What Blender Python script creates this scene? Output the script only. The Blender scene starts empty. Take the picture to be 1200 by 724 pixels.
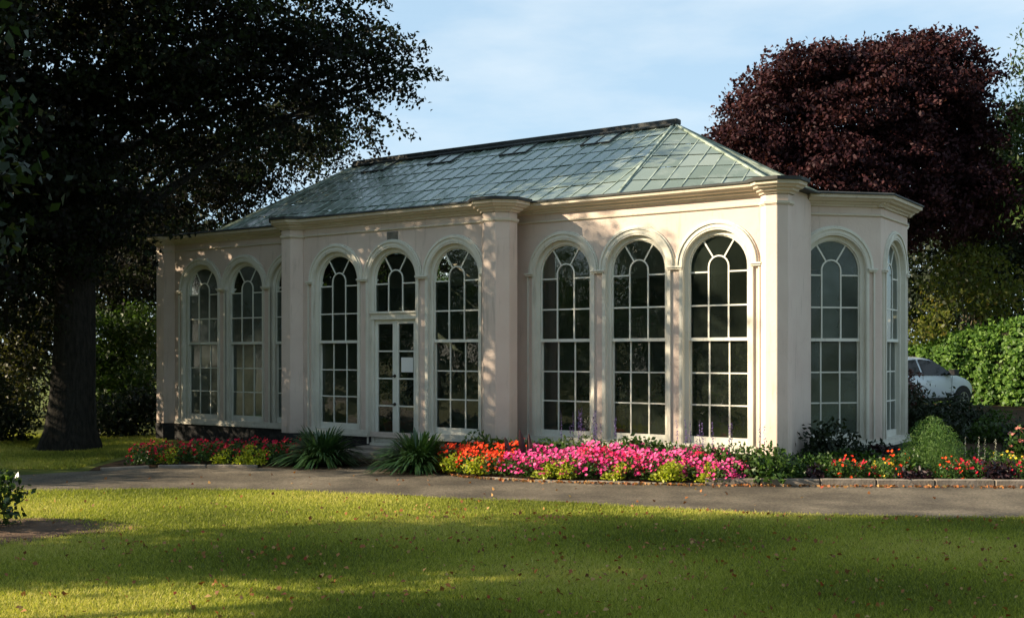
import bpy, math, random
import numpy as np
from mathutils import Vector, Matrix
S = bpy.context.scene
COL = S.collection
R = math.radians
rng = np.random.default_rng(7)
random.seed(7)

# ------------------------------------------------------------------ camera
FPX, CX, HY, EYE = 1300.0, 600.0, 415.0, 2.05
cd = bpy.data.cameras.new('camera'); cam = bpy.data.objects.new('camera', cd); COL.objects.link(cam)
cd.sensor_width = 36; cd.lens = 36*FPX/1200; cd.shift_y = 53/1200; cd.clip_start = .1; cd.clip_end = 2000
cam.location = (0, 0, EYE); cam.rotation_euler = (R(90), 0, 0)
S.camera = cam
# ------------------------------------------------------------------ sun and sky
EL = R(25); AZ = math.atan2(-1, -.15)
sdir = Vector((math.sin(AZ)*math.cos(EL), math.cos(AZ)*math.cos(EL), math.sin(EL)))
sl = bpy.data.lights.new('sun', 'SUN'); sl.energy = 5.0; sl.angle = R(.53); sl.color = (1, .83, .60)
so = bpy.data.objects.new('sun', sl); COL.objects.link(so); so.rotation_euler = sdir.to_track_quat('Z', 'Y').to_euler()
so.location = (-40, -6, 18)
W = bpy.data.worlds.new('World'); S.world = W; W.use_nodes = True
nt = W.node_tree; nt.nodes.clear()
def N(nt, t, **k):
    n = nt.nodes.new(t)
    for a, v in k.items(): setattr(n, a, v)
    return n
sky = N(nt, 'ShaderNodeTexSky', sky_type='NISHITA', sun_disc=False, sun_elevation=EL, sun_rotation=AZ, air_density=1.0, dust_density=.6, ozone_density=1.5)
tc = N(nt, 'ShaderNodeTexCoord'); mp = N(nt, 'ShaderNodeMapping'); mp.inputs['Scale'].default_value = (1.2, 1.2, 4.2)
mp.inputs['Location'].default_value = (1.35, .6, .2)
no = N(nt, 'ShaderNodeTexNoise'); no.inputs['Scale'].default_value = 2.6; no.inputs['Detail'].default_value = 7; no.inputs['Roughness'].default_value = .55
cr = N(nt, 'ShaderNodeValToRGB'); cr.color_ramp.elements[0].position = .46; cr.color_ramp.elements[1].position = .82
cr.color_ramp.elements[0].color = (0, 0, 0, 1); cr.color_ramp.elements[1].color = (.8, .8, .8, 1)
mx = N(nt, 'ShaderNodeMixRGB'); mx.inputs[2].default_value = (4.6, 5.0, 5.2, 1)
bg = N(nt, 'ShaderNodeBackground'); bg.inputs[1].default_value = .09
wo = N(nt, 'ShaderNodeOutputWorld'); L = nt.links.new
L(tc.outputs['Generated'], mp.inputs[0]); L(mp.outputs[0], no.inputs[0]); L(no.outputs[0], cr.inputs[0]); L(cr.outputs[0], mx.inputs[0])
vl = N(nt, 'ShaderNodeMixRGB'); vl.inputs[0].default_value = .72; vl.inputs[2].default_value = (2.75, 3.85, 4.75, 1)
L(sky.outputs[0], vl.inputs[1]); L(vl.outputs[0], mx.inputs[1]); L(mx.outputs[0], bg.inputs[0]); L(bg.outputs[0], wo.inputs[0])
S.view_settings.view_transform = 'Standard'; S.view_settings.look = 'None'; S.view_settings.exposure = 1.2; S.view_settings.gamma = 1
try:
    S.cycles.max_bounces = 6; S.cycles.transparent_max_bounces = 12; S.cycles.diffuse_bounces = 3
except Exception: pass

# ------------------------------------------------------------------ helpers
def tag(o, label=None, cat=None, group=None, kind=None):
    if label: o['label'] = label
    if cat: o['category'] = cat
    if group: o['group'] = group
    if kind: o['kind'] = kind
    return o
def empty(name, loc, rz=0, **k):
    o = bpy.data.objects.new(name, None); COL.objects.link(o); o.location = loc; o.rotation_euler = (0, 0, rz); o.empty_display_size = .3
    return tag(o, **k)
class MB:
    def __init__(s): s.v = []; s.f = []; s.sm = False
    def add(s, vs, fs):
        b = len(s.v); s.v += [tuple(p) for p in vs]; s.f += [tuple(b+i for i in f) for f in fs]; return s
    def box(s, x0, x1, y0, y1, z0, z1, M=None):
        vs = [(x, y, z) for z in (z0, z1) for y in (y0, y1) for x in (x0, x1)]
        if M: vs = [M @ Vector(v) for v in vs]
        return s.add(vs, [(0, 2, 3, 1), (4, 5, 7, 6), (0, 1, 5, 4), (2, 6, 7, 3), (0, 4, 6, 2), (1, 3, 7, 5)])
    def prism(s, poly, z0, z1):          # poly in xy, ccw
        n = len(poly); vs = [(x, y, z0) for x, y in poly]+[(x, y, z1) for x, y in poly]
        return s.add(vs, [tuple(range(n-1, -1, -1)), tuple(range(n, 2*n))]+[(i, (i+1) % n, n+(i+1) % n, n+i) for i in range(n)])
    def beam(s, a, b, w, h, up=(0, 0, 1)):  # rectangular bar a->b
        a = Vector(a); b = Vector(b); d = (b-a).normalized(); u = Vector(up); r = d.cross(u).normalized(); u = r.cross(d).normalized()
        vs = []
        for p in (a, b):
            for i, j in ((-1, -1), (1, -1), (1, 1), (-1, 1)): vs.append(p+r*(i*w/2)+u*(j*h/2))
        return s.add(vs, [(0, 1, 2, 3), (7, 6, 5, 4), (0, 4, 5, 1), (1, 5, 6, 2), (2, 6, 7, 3), (3, 7, 4, 0)])
    def tube(s, pts, rad, k=8, cap=True):
        rings = []; n = len(pts); P = [Vector(p) for p in pts]
        b0 = len(s.v); pr = None
        for i, p in enumerate(P):
            d = (P[min(i+1, n-1)]-P[max(i-1, 0)])
            d = d.normalized() if d.length > 1e-9 else Vector((0, 0, 1))
            if pr is None:
                pr = d.cross(Vector((.3, .9, .1))); 
                if pr.length < .1: pr = d.cross(Vector((1, 0, 0)))
            pr = (pr-d*pr.dot(d)).normalized(); q = d.cross(pr); r = rad[i] if hasattr(rad, '__len__') else rad
            for j in range(k):
                a = 2*math.pi*j/k; s.v.append(tuple(p+pr*(math.cos(a)*r)+q*(math.sin(a)*r)))
        for i in range(n-1):
            for j in range(k):
                a = b0+i*k+j; b = b0+i*k+(j+1) % k; s.f.append((a, b, b+k, a+k))
        if cap:
            s.f.append(tuple(b0+j for j in range(k-1, -1, -1))); s.f.append(tuple(b0+(n-1)*k+j for j in range(k)))
        return s
    def build(s, name, mat, parent=None, smooth=False, loc=None, bevel=0, kind=None):
        me = bpy.data.meshes.new(name); me.from_pydata(s.v, [], s.f); me.update()
        if smooth:
            me.polygons.foreach_set('use_smooth', [True]*len(me.polygons))
        me.materials.append(mat)
        o = bpy.data.objects.new(name, me); COL.objects.link(o)
        if parent: o.parent = parent
        if loc: o.location = loc
        if bevel:
            m = o.modifiers.new('bevel', 'BEVEL'); m.width = bevel; m.segments = 1; m.limit_method = 'ANGLE'
        if kind: o['kind'] = kind
        return o
def link_mesh(name, me, parent=None, loc=(0, 0, 0), rz=0, sc=1):
    o = bpy.data.objects.new(name, me); COL.objects.link(o); o.parent = parent; o.location = loc; o.rotation_euler = (0, 0, rz)
    o.scale = (sc, sc, sc) if not hasattr(sc, '__len__') else sc
    return o
def at(px, py, Y):
    return Vector(((px-CX)/FPX*Y, Y, EYE+(HY-py)/FPX*Y))
def gnd(px, py):
    Y = EYE*FPX/(py-HY); return ((px-CX)/FPX*Y, Y)

# ------------------------------------------------------------------ materials
def mat(name, col, rough=.8, col2=None, scale=4, bump=0, bscale=30, spec=.3, metal=0, detail=6, lo=.35, hi=.65, stretch=None):
    m = bpy.data.materials.new(name); m.use_nodes = True; nt = m.node_tree; L = nt.links.new
    b = nt.nodes['Principled BSDF']; b.inputs['Roughness'].default_value = rough; b.inputs['Metallic'].default_value = metal
    b.inputs['Specular IOR Level'].default_value = spec; b.inputs['Base Color'].default_value = (*col, 1)
    tcn = N(nt, 'ShaderNodeTexCoord'); src = tcn.outputs['Object']
    if stretch:
        mpn = N(nt, 'ShaderNodeMapping'); mpn.inputs['Scale'].default_value = stretch; L(src, mpn.inputs[0]); src = mpn.outputs[0]
    if col2:
        n1 = N(nt, 'ShaderNodeTexNoise'); n1.inputs['Scale'].default_value = scale; n1.inputs['Detail'].default_value = detail; L(src, n1.inputs[0])
        r = N(nt, 'ShaderNodeValToRGB'); r.color_ramp.elements[0].position = lo; r.color_ramp.elements[1].position = hi
        r.color_ramp.elements[0].color = (*col, 1); r.color_ramp.elements[1].color = (*col2, 1)
        L(n1.outputs[0], r.inputs[0]); L(r.outputs[0], b.inputs['Base Color'])
    if bump:
        n2 = N(nt, 'ShaderNodeTexNoise'); n2.inputs['Scale'].default_value = bscale; n2.inputs['Detail'].default_value = 5; L(tcn.outputs['Object'], n2.inputs[0])
        bp = N(nt, 'ShaderNodeBump'); bp.inputs['Strength'].default_value = bump; bp.inputs['Distance'].default_value = .02
        L(n2.outputs[0], bp.inputs['Height']); L(bp.outputs[0], b.inputs['Normal'])
    return m
def leafmat(name, cols, trans=.35, rough=.5, spec=.35):
    """cols: list of colours picked by the per-leaf random attribute"""
    m = bpy.data.materials.new(name); m.use_nodes = True; nt = m.node_tree; L = nt.links.new
    b = nt.nodes['Principled BSDF']; out = nt.nodes['Material Output']
    a = N(nt, 'ShaderNodeAttribute'); a.attribute_name = 'rnd'
    r = N(nt, 'ShaderNodeValToRGB'); e = r.color_ramp.elements
    while len(e) < len(cols): e.new(.5)
    for i, c in enumerate(cols): e[i].position = i/(len(cols)-1) if len(cols) > 1 else 0; e[i].color = (*c, 1)
    L(a.outputs['Fac'], r.inputs[0]); L(r.outputs[0], b.inputs['Base Color'])
    b.inputs['Roughness'].default_value = rough; b.inputs['Specular IOR Level'].default_value = spec
    t = N(nt, 'ShaderNodeBsdfTranslucent'); g = N(nt, 'ShaderNodeMixRGB', blend_type='MULTIPLY'); g.inputs[0].default_value = 1
    g.inputs[2].default_value = (1.35, 1.5, .7, 1); L(r.outputs[0], g.inputs[1]); L(g.outputs[0], t.inputs[0])
    mxs = N(nt, 'ShaderNodeMixShader'); mxs.inputs[0].default_value = trans
    L(b.outputs[0], mxs.inputs[1]); L(t.outputs[0], mxs.inputs[2]); L(mxs.outputs[0], out.inputs[0])
    return m
def wallmat(name, c1, c2, stain):
    m = mat(name, c1, .85, c2, 1.6, .18, 22, spec=.2, lo=.3, hi=.75)
    nt = m.node_tree; L = nt.links.new; b = nt.nodes['Principled BSDF']
    src = b.inputs['Base Color'].links[0].from_socket
    tcn = N(nt, 'ShaderNodeTexCoord'); mpn = N(nt, 'ShaderNodeMapping'); mpn.inputs['Scale'].default_value = (5, 5, .5)
    n1 = N(nt, 'ShaderNodeTexNoise'); n1.inputs['Scale'].default_value = 2.2; n1.inputs['Detail'].default_value = 8; n1.inputs['Roughness'].default_value = .7
    L(tcn.outputs['Object'], mpn.inputs[0]); L(mpn.outputs[0], n1.inputs[0])
    r = N(nt, 'ShaderNodeValToRGB'); r.color_ramp.elements[0].position = .56; r.color_ramp.elements[1].position = .78
    r.color_ramp.elements[0].color = (0, 0, 0, 1); r.color_ramp.elements[1].color = (.8, .8, .8, 1); L(n1.outputs[0], r.inputs[0])
    mixn = N(nt, 'ShaderNodeMixRGB'); mixn.inputs[2].default_value = (*stain, 1); L(r.outputs[0], mixn.inputs[0]); L(src, mixn.inputs[1]); L(mixn.outputs[0], b.inputs['Base Color'])
    src = b.inputs['Base Color'].links[0].from_socket; sp = N(nt, 'ShaderNodeSeparateXYZ'); L(tcn.outputs['Object'], sp.inputs[0])
    mr = N(nt, 'ShaderNodeMapRange'); mr.inputs['From Min'].default_value = 1.3; mr.inputs['From Max'].default_value = .35; mr.inputs['To Max'].default_value = .75; L(sp.outputs['Z'], mr.inputs['Value'])
    n3 = N(nt, 'ShaderNodeTexNoise'); n3.inputs['Scale'].default_value = 3.5; n3.inputs['Detail'].default_value = 8; n3.inputs['Roughness'].default_value = .7; L(tcn.outputs['Object'], n3.inputs[0])
    mu = N(nt, 'ShaderNodeMath', operation='MULTIPLY'); L(mr.outputs[0], mu.inputs[0]); L(n3.outputs[0], mu.inputs[1])
    vo = N(nt, 'ShaderNodeTexVoronoi', feature='DISTANCE_TO_EDGE'); vo.inputs['Scale'].default_value = .55; ad = N(nt, 'ShaderNodeMixRGB'); ad.inputs[0].default_value = .28; L(tcn.outputs['Object'], ad.inputs[1]); L(n3.outputs['Color'], ad.inputs[2]); L(ad.outputs[0], vo.inputs['Vector'])
    ck = N(nt, 'ShaderNodeMapRange'); ck.inputs['From Min'].default_value = .0; ck.inputs['From Max'].default_value = .006; ck.inputs['To Min'].default_value = .10; ck.inputs['To Max'].default_value = 0; L(vo.outputs[0], ck.inputs['Value'])
    mxx = N(nt, 'ShaderNodeMath', operation='MAXIMUM'); L(mu.outputs[0], mxx.inputs[0]); L(ck.outputs[0], mxx.inputs[1])
    md = N(nt, 'ShaderNodeMixRGB'); md.inputs[2].default_value = (.20, .165, .12, 1); L(mxx.outputs[0], md.inputs[0]); L(src, md.inputs[1]); L(md.outputs[0], b.inputs['Base Color'])
    return m
M_pink = wallmat('pink_render', (.64, .515, .445), (.70, .585, .505), (.36, .29, .23))
M_corn = wallmat('cornice_paint', (.66, .59, .48), (.58, .51, .41), (.30, .27, .20))
M_white = wallmat('cream_paint', (.74, .72, .63), (.64, .61, .52), (.35, .32, .25))
M_sash = wallmat('white_sash_paint', (.78, .78, .70), (.68, .67, .59), (.4, .38, .32))
M_lead = mat('lead_sheet', (.022, .024, .024), .7, (.05, .054, .05), 3, .2, 12, spec=.4)
M_plinth = mat('black_painted_brick', (.012, .012, .013), .7, (.05, .045, .04), 7, .6, 14, spec=.3, lo=.5, hi=.8)
M_glazebar = mat('green_glazing_bar', (.15, .19, .15), .7, (.36, .42, .36), 5)
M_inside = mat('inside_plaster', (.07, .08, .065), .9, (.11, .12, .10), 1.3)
M_stone = mat('worn_stone', (.17, .145, .115), .9, (.26, .22, .18), 6, .5, 25)
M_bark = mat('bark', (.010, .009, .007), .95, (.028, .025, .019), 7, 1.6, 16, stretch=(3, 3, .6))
M_greybark = mat('thin_branch_bark', (.10, .085, .06), .9, (.16, .13, .09), 5, .5, 20)
M_metal = mat('dark_metal', (.05, .045, .04), .4, metal=.7)
M_paper = mat('paper', (.8, .8, .78), .7)
M_vent = mat('vent_grille_grey', (.20, .19, .17), .8, (.28, .26, .23), 12)
M_carpaint = mat('white_car_paint', (.62, .66, .68), .25, spec=.5); M_carpaint.node_tree.nodes['Principled BSDF'].inputs['Coat Weight'].default_value = .6
M_carglass = mat('dark_car_glass', (.006, .008, .009), .05, spec=.25)
M_rubber = mat('tyre_rubber', (.015, .015, .015), .85, (.03, .03, .03), 20)
M_alloy = mat('wheel_alloy', (.4, .4, .41), .35, metal=.8)
M_blackplastic = mat('black_plastic', (.02, .02, .022), .5)
M_brickred = mat('red_brown_brick', (.11, .035, .022), .9, (.16, .06, .04), 9, .5, 30)
M_pot = mat('terracotta_pot', (.28, .11, .06), .85, (.36, .16, .09), 8)

def glass_window(nm='old_window_glass', haze=.22, hc=(.05, .066, .052), gr=.012):
    m = bpy.data.materials.new(nm); m.use_nodes = True; nt = m.node_tree; L = nt.links.new; nt.nodes.clear()
    out = N(nt, 'ShaderNodeOutputMaterial'); oi = N(nt, 'ShaderNodeObjectInfo')
    tr = N(nt, 'ShaderNodeBsdfTransparent'); tr.inputs[0].default_value = (.56, .64, .56, 1)
    gl = N(nt, 'ShaderNodeBsdfGlossy'); gl.inputs['Roughness'].default_value = gr; gl.inputs[0].default_value = (.9, .95, .95, 1)
    df = N(nt, 'ShaderNodeBsdfDiffuse'); df.inputs[0].default_value = (*hc, 1)
    fr = N(nt, 'ShaderNodeFresnel'); fr.inputs[0].default_value = 1.62
    tcn = N(nt, 'ShaderNodeTexCoord'); n = N(nt, 'ShaderNodeTexNoise'); n.inputs['Scale'].default_value = 3.2; n.inputs['Detail'].default_value = 2
    bp = N(nt, 'ShaderNodeBump'); bp.inputs['Strength'].default_value = .25; bp.inputs['Distance'].default_value = .012
    L(tcn.outputs['Object'], n.inputs[0]); L(n.outputs[0], bp.inputs['Height']); L(bp.outputs[0], gl.inputs['Normal'])
    m1 = N(nt, 'ShaderNodeMixShader'); m1.inputs[0].default_value = haze; L(tr.outputs[0], m1.inputs[1]); L(df.outputs[0], m1.inputs[2])
    nd = N(nt, 'ShaderNodeTexNoise'); nd.inputs['Scale'].default_value = 1.4; nd.inputs['Detail'].default_value = 6; L(tcn.outputs['Object'], nd.inputs[0])
    ra = N(nt, 'ShaderNodeMath', operation='ADD'); L(nd.outputs[0], ra.inputs[0]); r5 = N(nt, 'ShaderNodeMath', operation='MULTIPLY_ADD'); L(oi.outputs['Random'], r5.inputs[0]); r5.inputs[1].default_value = .3; r5.inputs[2].default_value = -.15; L(r5.outputs[0], ra.inputs[1])
    mh = N(nt, 'ShaderNodeMapRange'); mh.inputs['From Min'].default_value = .3; mh.inputs['From Max'].default_value = .75; mh.inputs['To Min'].default_value = haze*.5; mh.inputs['To Max'].default_value = haze*1.45; L(ra.outputs[0], mh.inputs['Value']); L(mh.outputs[0], m1.inputs[0])
    m2 = N(nt, 'ShaderNodeMixShader'); L(fr.outputs[0], m2.inputs[0]); L(m1.outputs[0], m2.inputs[1]); L(gl.outputs[0], m2.inputs[2])
    L(m2.outputs[0], out.inputs[0]); return m
M_glass = glass_window()
M_glass2 = glass_window('paler_window_glass', .60, (.13, .155, .135), .10)  # paler, more diffuse glass for the left bay and the angled end
PANE_MAT = [M_glass]
def glass_roof():
    m = bpy.data.materials.new('algae_roof_glass'); m.use_nodes = True; nt = m.node_tree; L = nt.links.new; nt.nodes.clear()
    out = N(nt, 'ShaderNodeOutputMaterial'); oi = N(nt, 'ShaderNodeObjectInfo')
    ramp = N(nt, 'ShaderNodeValToRGB'); e = ramp.color_ramp.elements
    e[0].color = (.27, .35, .26, 1); e[1].position = 1; e[1].color = (.60, .68, .56, 1); k = e.new(.5); k.color = (.37, .46, .36, 1); k = e.new(.8); k.color = (.44, .54, .46, 1)
    L(oi.outputs['Random'], ramp.inputs[0])
    tcn = N(nt, 'ShaderNodeTexCoord'); n = N(nt, 'ShaderNodeTexNoise'); n.inputs['Scale'].default_value = 1.7; n.inputs['Detail'].default_value = 9; n.inputs['Roughness'].default_value = .65
    L(tcn.outputs['Object'], n.inputs[0])
    r2 = N(nt, 'ShaderNodeValToRGB'); r2.color_ramp.elements[0].position = .52; r2.color_ramp.elements[1].position = .70
    r2.color_ramp.elements[0].color = (0, 0, 0, 1); r2.color_ramp.elements[1].color = (.8, .8, .8, 1); L(n.outputs[0], r2.inputs[0])
    mc = N(nt, 'ShaderNodeMixRGB'); mc.inputs[2].default_value = (.58, .66, .56, 1); L(r2.outputs[0], mc.inputs[0]); L(ramp.outputs[0], mc.inputs[1])
    df = N(nt, 'ShaderNodeBsdfDiffuse'); L(mc.outputs[0], df.inputs[0])
    tl = N(nt, 'ShaderNodeBsdfTranslucent'); tl.inputs[0].default_value = (.2, .3, .24, 1)
    tr = N(nt, 'ShaderNodeBsdfTransparent'); tr.inputs[0].default_value = (.70, .86, .82, 1)
    gl = N(nt, 'ShaderNodeBsdfGlossy'); gl.inputs['Roughness'].default_value = .12
    fr = N(nt, 'ShaderNodeFresnel'); fr.inputs[0].default_value = 1.5
    m0 = N(nt, 'ShaderNodeMixShader'); m0.inputs[0].default_value = .4; L(df.outputs[0], m0.inputs[1]); L(tl.outputs[0], m0.inputs[2])
    m1 = N(nt, 'ShaderNodeMixShader'); m1.inputs[0].default_value = .28; L(m0.outputs[0], m1.inputs[1]); L(tr.outputs[0], m1.inputs[2])
    m2 = N(nt, 'ShaderNodeMixShader'); L(fr.outputs[0], m2.inputs[0]); L(m1.outputs[0], m2.inputs[1]); L(gl.outputs[0], m2.inputs[2])
    L(m2.outputs[0], out.inputs[0]); return m
M_rglass = glass_roof()

# ------------------------------------------------------------------ terrain and setting
def sst(x): x = np.clip(x, 0, 1); return x*x*(3-2*x)
def hgt(X, Y):
    X = np.asarray(X, float); Y = np.asarray(Y, float)
    z = sst((Y-20.5)/8)*sst((X-7.4)/4)*.55
    z = z + sst((Y-19)/5)*sst((-X-9.5)/5)*.10
    return z + 0.0
M_ground = mat('lawn_soil', (.07, .085, .016), .95, (.13, .145, .035), 1.1, .8, 40, spec=.1)
gx = np.concatenate([[-900, -400, -150, -80], np.arange(-50, 50.1, 1.0), [80, 150, 400, 900]])
gy = np.concatenate([[-900, -400, -150, -60, -30, -15], np.arange(-4, 60.1, 1.0), [80, 120, 200, 400, 900]])
g = MB(); nx = len(gx)
for y in gy:
    for x in gx: g.v.append((x, y, float(hgt(x, y))-.0))
for j in range(len(gy)-1):
    for i in range(nx-1): a = j*nx+i; g.f.append((a, a+1, a+1+nx, a+nx))
g.build('ground', M_ground, kind='structure', smooth=True)

# path edges (X, Y)
back_px = [(0, 559), (100, 553), (200, 548), (330, 549), (430, 546.5), (505, 552), (545, 560), (620, 564.5), (700, 567), (800, 569), (900, 570), (1050, 571), (1200, 571.5)]
front_px = [(0, 575.5), (100, 574), (200, 573), (330, 575), (450, 580), (540, 585), (620, 587), (700, 591), (800, 597), (900, 602), (1000, 605), (1100, 606.5), (1200, 607)]
BACK = [gnd(*p) for p in back_px]; FRONT = [gnd(*p) for p in front_px]
BACK = [(-26, 21.3), (-16, 20.2)]+BACK+[(12, 16.9), (24, 16.2)]
FRONT = [(-26, 18.6), (-16, 17.4)]+FRONT+[(12, 13.6), (24, 13.2)]
bxs = np.array([p[0] for p in BACK]); bys = np.array([p[1] for p in BACK]); fxs = np.array([p[0] for p in FRONT]); fys = np.array([p[1] for p in FRONT])
def backY(x): return np.interp(x, bxs, bys)
def frontY(x): return np.interp(x, fxs, fys)
M_path = mat('worn_tarmac', (.082, .070, .054), .9, (.16, .135, .10), 1.1, .9, 110, spec=.2, detail=14)
def speckle(m, sc, amt):
    nt = m.node_tree; L = nt.links.new; b = nt.nodes['Principled BSDF']; src = b.inputs['Base Color'].links[0].from_socket
    tcn = N(nt, 'ShaderNodeTexCoord'); v = N(nt, 'ShaderNodeTexVoronoi'); v.inputs['Scale'].default_value = sc; L(tcn.outputs['Object'], v.inputs['Vector'])
    mr = N(nt, 'ShaderNodeMapRange'); mr.inputs['To Min'].default_value = 1-amt; mr.inputs['To Max'].default_value = 1+amt; L(v.outputs['Color'], mr.inputs['Value'])
    n4 = N(nt, 'ShaderNodeTexNoise'); n4.inputs['Scale'].default_value = .45; n4.inputs['Detail'].default_value = 3; L(tcn.outputs['Object'], n4.inputs[0])
    m4 = N(nt, 'ShaderNodeMapRange'); m4.inputs['From Min'].default_value = .35; m4.inputs['From Max'].default_value = .65; m4.inputs['To Min'].default_value = .8; m4.inputs['To Max'].default_value = 1.25; L(n4.outputs[0], m4.inputs['Value'])
    mu = N(nt, 'ShaderNodeMath', operation='MULTIPLY'); L(mr.outputs[0], mu.inputs[0]); L(m4.outputs[0], mu.inputs[1])
    h = N(nt, 'ShaderNodeVectorMath', operation='SCALE'); L(src, h.inputs[0]); L(mu.outputs[0], h.inputs['Scale']); L(h.outputs[0], b.inputs['Base Color'])
speckle(M_path, 38, .38)
p = MB(); xs = np.arange(-26, 24.01, .25)
wob = lambda x: .06*math.sin(x*3.1)+.05*math.sin(x*7.7+1)+.03*math.sin(x*15.3)
for x in xs: p.v += [(x, frontY(x)+wob(x), .008), (x, backY(x)+.12, .008)]
for i in range(len(xs)-1): a = 2*i; p.f.append((a, a+2, a+3, a+1))
p.build('path', M_path, kind='structure')
M_soil = mat('bed_soil', (.035, .022, .013), .95, (.07, .045, .027), 6, 1, 30, spec=.1)
p = MB(); xs = np.arange(-7.4, 14.01, .3)
for x in xs:
    b = float(backY(x))+.06; t = 23.5 if x < -1 else 24
    p.v += [(x, b, .012), (x, b+.3, .05), (x, max(b+.6, t), .05+float(hgt(x, t)))]
for i in range(len(xs)-1):
    a = 3*i; p.f += [(a, a+3, a+4, a+1), (a+1, a+4, a+5, a+2)]
p.build('bed_soil', M_soil, kind='structure')
p = MB(); ex_ = np.arange(5.4, 26, .6); ey_ = np.arange(19.6, 36, .6)
for y in ey_:
    for x in ex_: p.v.append((x, y, float(hgt(x, y))+.03))
for j in range(len(ey_)-1):
    for i in range(len(ex_)-1): a = j*len(ex_)+i; p.f.append((a, a+1, a+1+len(ex_), a+len(ex_)))
p.build('shrubbery_earth', M_soil, kind='structure', smooth=True)
# patch of bare earth by the bush at the lower left
p = MB(); pts = []
for i in range(28):
    a = 2*math.pi*i/28; r = 1+.12*math.sin(3*a)+.1*math.sin(5*a+1); pts.append((-6.3+1.75*r*math.cos(a), 12.9+1.0*r*math.sin(a), .006))
p.add(pts, [tuple(range(28))]); p.build('bare_earth', mat('bare_red_earth', (.075, .045, .028), .95, (.13, .08, .05), 4, 1, 40), kind='structure')
# loose gravel tint in front of the door
# kerb of edging stones, right of the flower bed
kerb = MB(); kerb.box(3.9, 14, 0, .02, 0, .01)
kr = bpy.data.objects.new('kerb', None); COL.objects.link(kr); kr.location = (3.2, 17.2, 0); tag(kr, kind='structure')
x = -1.4; i = 0
while x < 13.5:
    ln = random.uniform(.82, .98)
    y0, y1 = float(backY(x)), float(backY(x+ln-.012)); a = math.atan2(y1-y0, ln)
    hh = .125 if x > 2.6 else .045
    m = MB(); m.box(0, ln-.015, 0, .11, -.05, hh+random.uniform(-.008, .008))
    o = m.build('edging_stone', M_stone, kr, bevel=.012); o.location = (x-3.2, y0-17.2+random.uniform(-.008, .008), 0); o.rotation_euler = (random.uniform(-.03, .03), 0, a+random.uniform(-.006, .006))
    x += ln; i += 1
x = -7.2
while x < -4.6:
    ln = random.uniform(.8, .95); y0, y1 = float(backY(x)), float(backY(x+ln)); a = math.atan2(y1-y0, ln)
    m = MB(); m.box(0, ln-.015, 0, .1, -.05, .06); o = m.build('edging_stone', M_stone, kr, bevel=.012); o.location = (x-3.2, y0-17.2, 0); o.rotation_euler = (0, 0, a)
    x += ln

# ------------------------------------------------------------------ the conservatory
TH = R(34.4); BX = empty('conservatory', (0, 21.1, 0), -TH, label='long pale pink glasshouse with arched windows and green glass hipped roof', cat='building')
ZP, ZE = .40, 4.85              # top of plinth, eaves
SPR, GR, OR = 3.54, .545, .625  # springing, glass radius, opening radius
GB = .637
ux, uy = math.cos(-TH), math.sin(-TH)
def frame2(x, y, ang):           # local wall frame: x along the wall, y into the building
    return Matrix.Translation((x, y, 0)) @ Matrix.Rotation(ang, 4, 'Z')
def tr(mb, F):
    mb.v = [tuple(F @ Vector(v)) for v in mb.v]; return mb
NA = 20
def arc(c, r, n=NA, a0=0, a1=math.pi):
    return [(c+r*math.cos(a0+(a1-a0)*i/n), SPR+r*math.sin(a0+(a1-a0)*i/n)) for i in range(n+1)]
def wall(F, x0, x1, cs, th=.3, name='wall'):
    """wall slab from x0 to x1 with arched openings centred at cs; front at y = 0"""
    m = MB()
    edges = [x0]
    for c in cs: edges += [c-OR, c+OR]
    edges += [x1]
    for i in range(0, len(edges), 2):
        if edges[i+1]-edges[i] > .005: m.box(edges[i], edges[i+1], 0, th, ZP, 4.83)
    for c in cs:
        A = arc(c, OR)
        for i in range(NA):
            (xa, za), (xb, zb) = A[i], A[i+1]
            vs = [(xa, 0, za), (xb, 0, zb), (xb, 0, 4.83), (xa, 0, 4.83), (xa, th, za), (xb, th, zb), (xb, th, 4.83), (xa, th, 4.83)]
            m.add(vs, [(0, 3, 2, 1), (4, 5, 6, 7), (0, 1, 5, 4), (3, 7, 6, 2)])
        m.box(c-OR, c+OR, .02, th, ZP, .5)
    return tr(m, F).build(name, M_pink, BX)
def ring(m, c, r0, r1, zb, y0, y1, n=NA):
    """arched architrave: jambs from zb up and a semicircle on top"""
    ins = [(c+r0, zb)]+arc(c, r0, n)+[(c-r0, zb)]; out = [(c+r1, zb)]+arc(c, r1, n)+[(c-r1, zb)]
    for i in range(len(ins)-1):
        (ax, az), (bx, bz), (cx_, cz), (dx, dz) = ins[i], ins[i+1], out[i+1], out[i]
        vs = [(ax, y0, az), (bx, y0, bz), (cx_, y0, cz), (dx, y0, dz), (ax, y1, az), (bx, y1, bz), (cx_, y1, cz), (dx, y1, dz)]
        fs = [(0, 1, 2, 3), (7, 6, 5, 4), (0, 4, 5, 1), (2, 6, 7, 3)]
        if i == 0: fs.append((0, 3, 7, 4))
        if i == len(ins)-2: fs.append((1, 5, 6, 2))
        m.add(vs, fs)
def half_ring(m, c, zc, r0, r1, y0, y1, a0=0, a1=math.pi, n=10):
    for i in range(n):
        a = a0+(a1-a0)*i/n; b = a0+(a1-a0)*(i+1)/n
        q = [(c+r0*math.cos(a), zc+r0*math.sin(a)), (c+r0*math.cos(b), zc+r0*math.sin(b)), (c+r1*math.cos(b), zc+r1*math.sin(b)), (c+r1*math.cos(a), zc+r1*math.sin(a))]
        vs = [(x, y0, z) for x, z in q]+[(x, y1, z) for x, z in q]
        m.add(vs, [(0, 1, 2, 3), (7, 6, 5, 4), (0, 4, 5, 1), (2, 6, 7, 3), (0, 3, 7, 4), (1, 5, 6, 2)])
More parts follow.
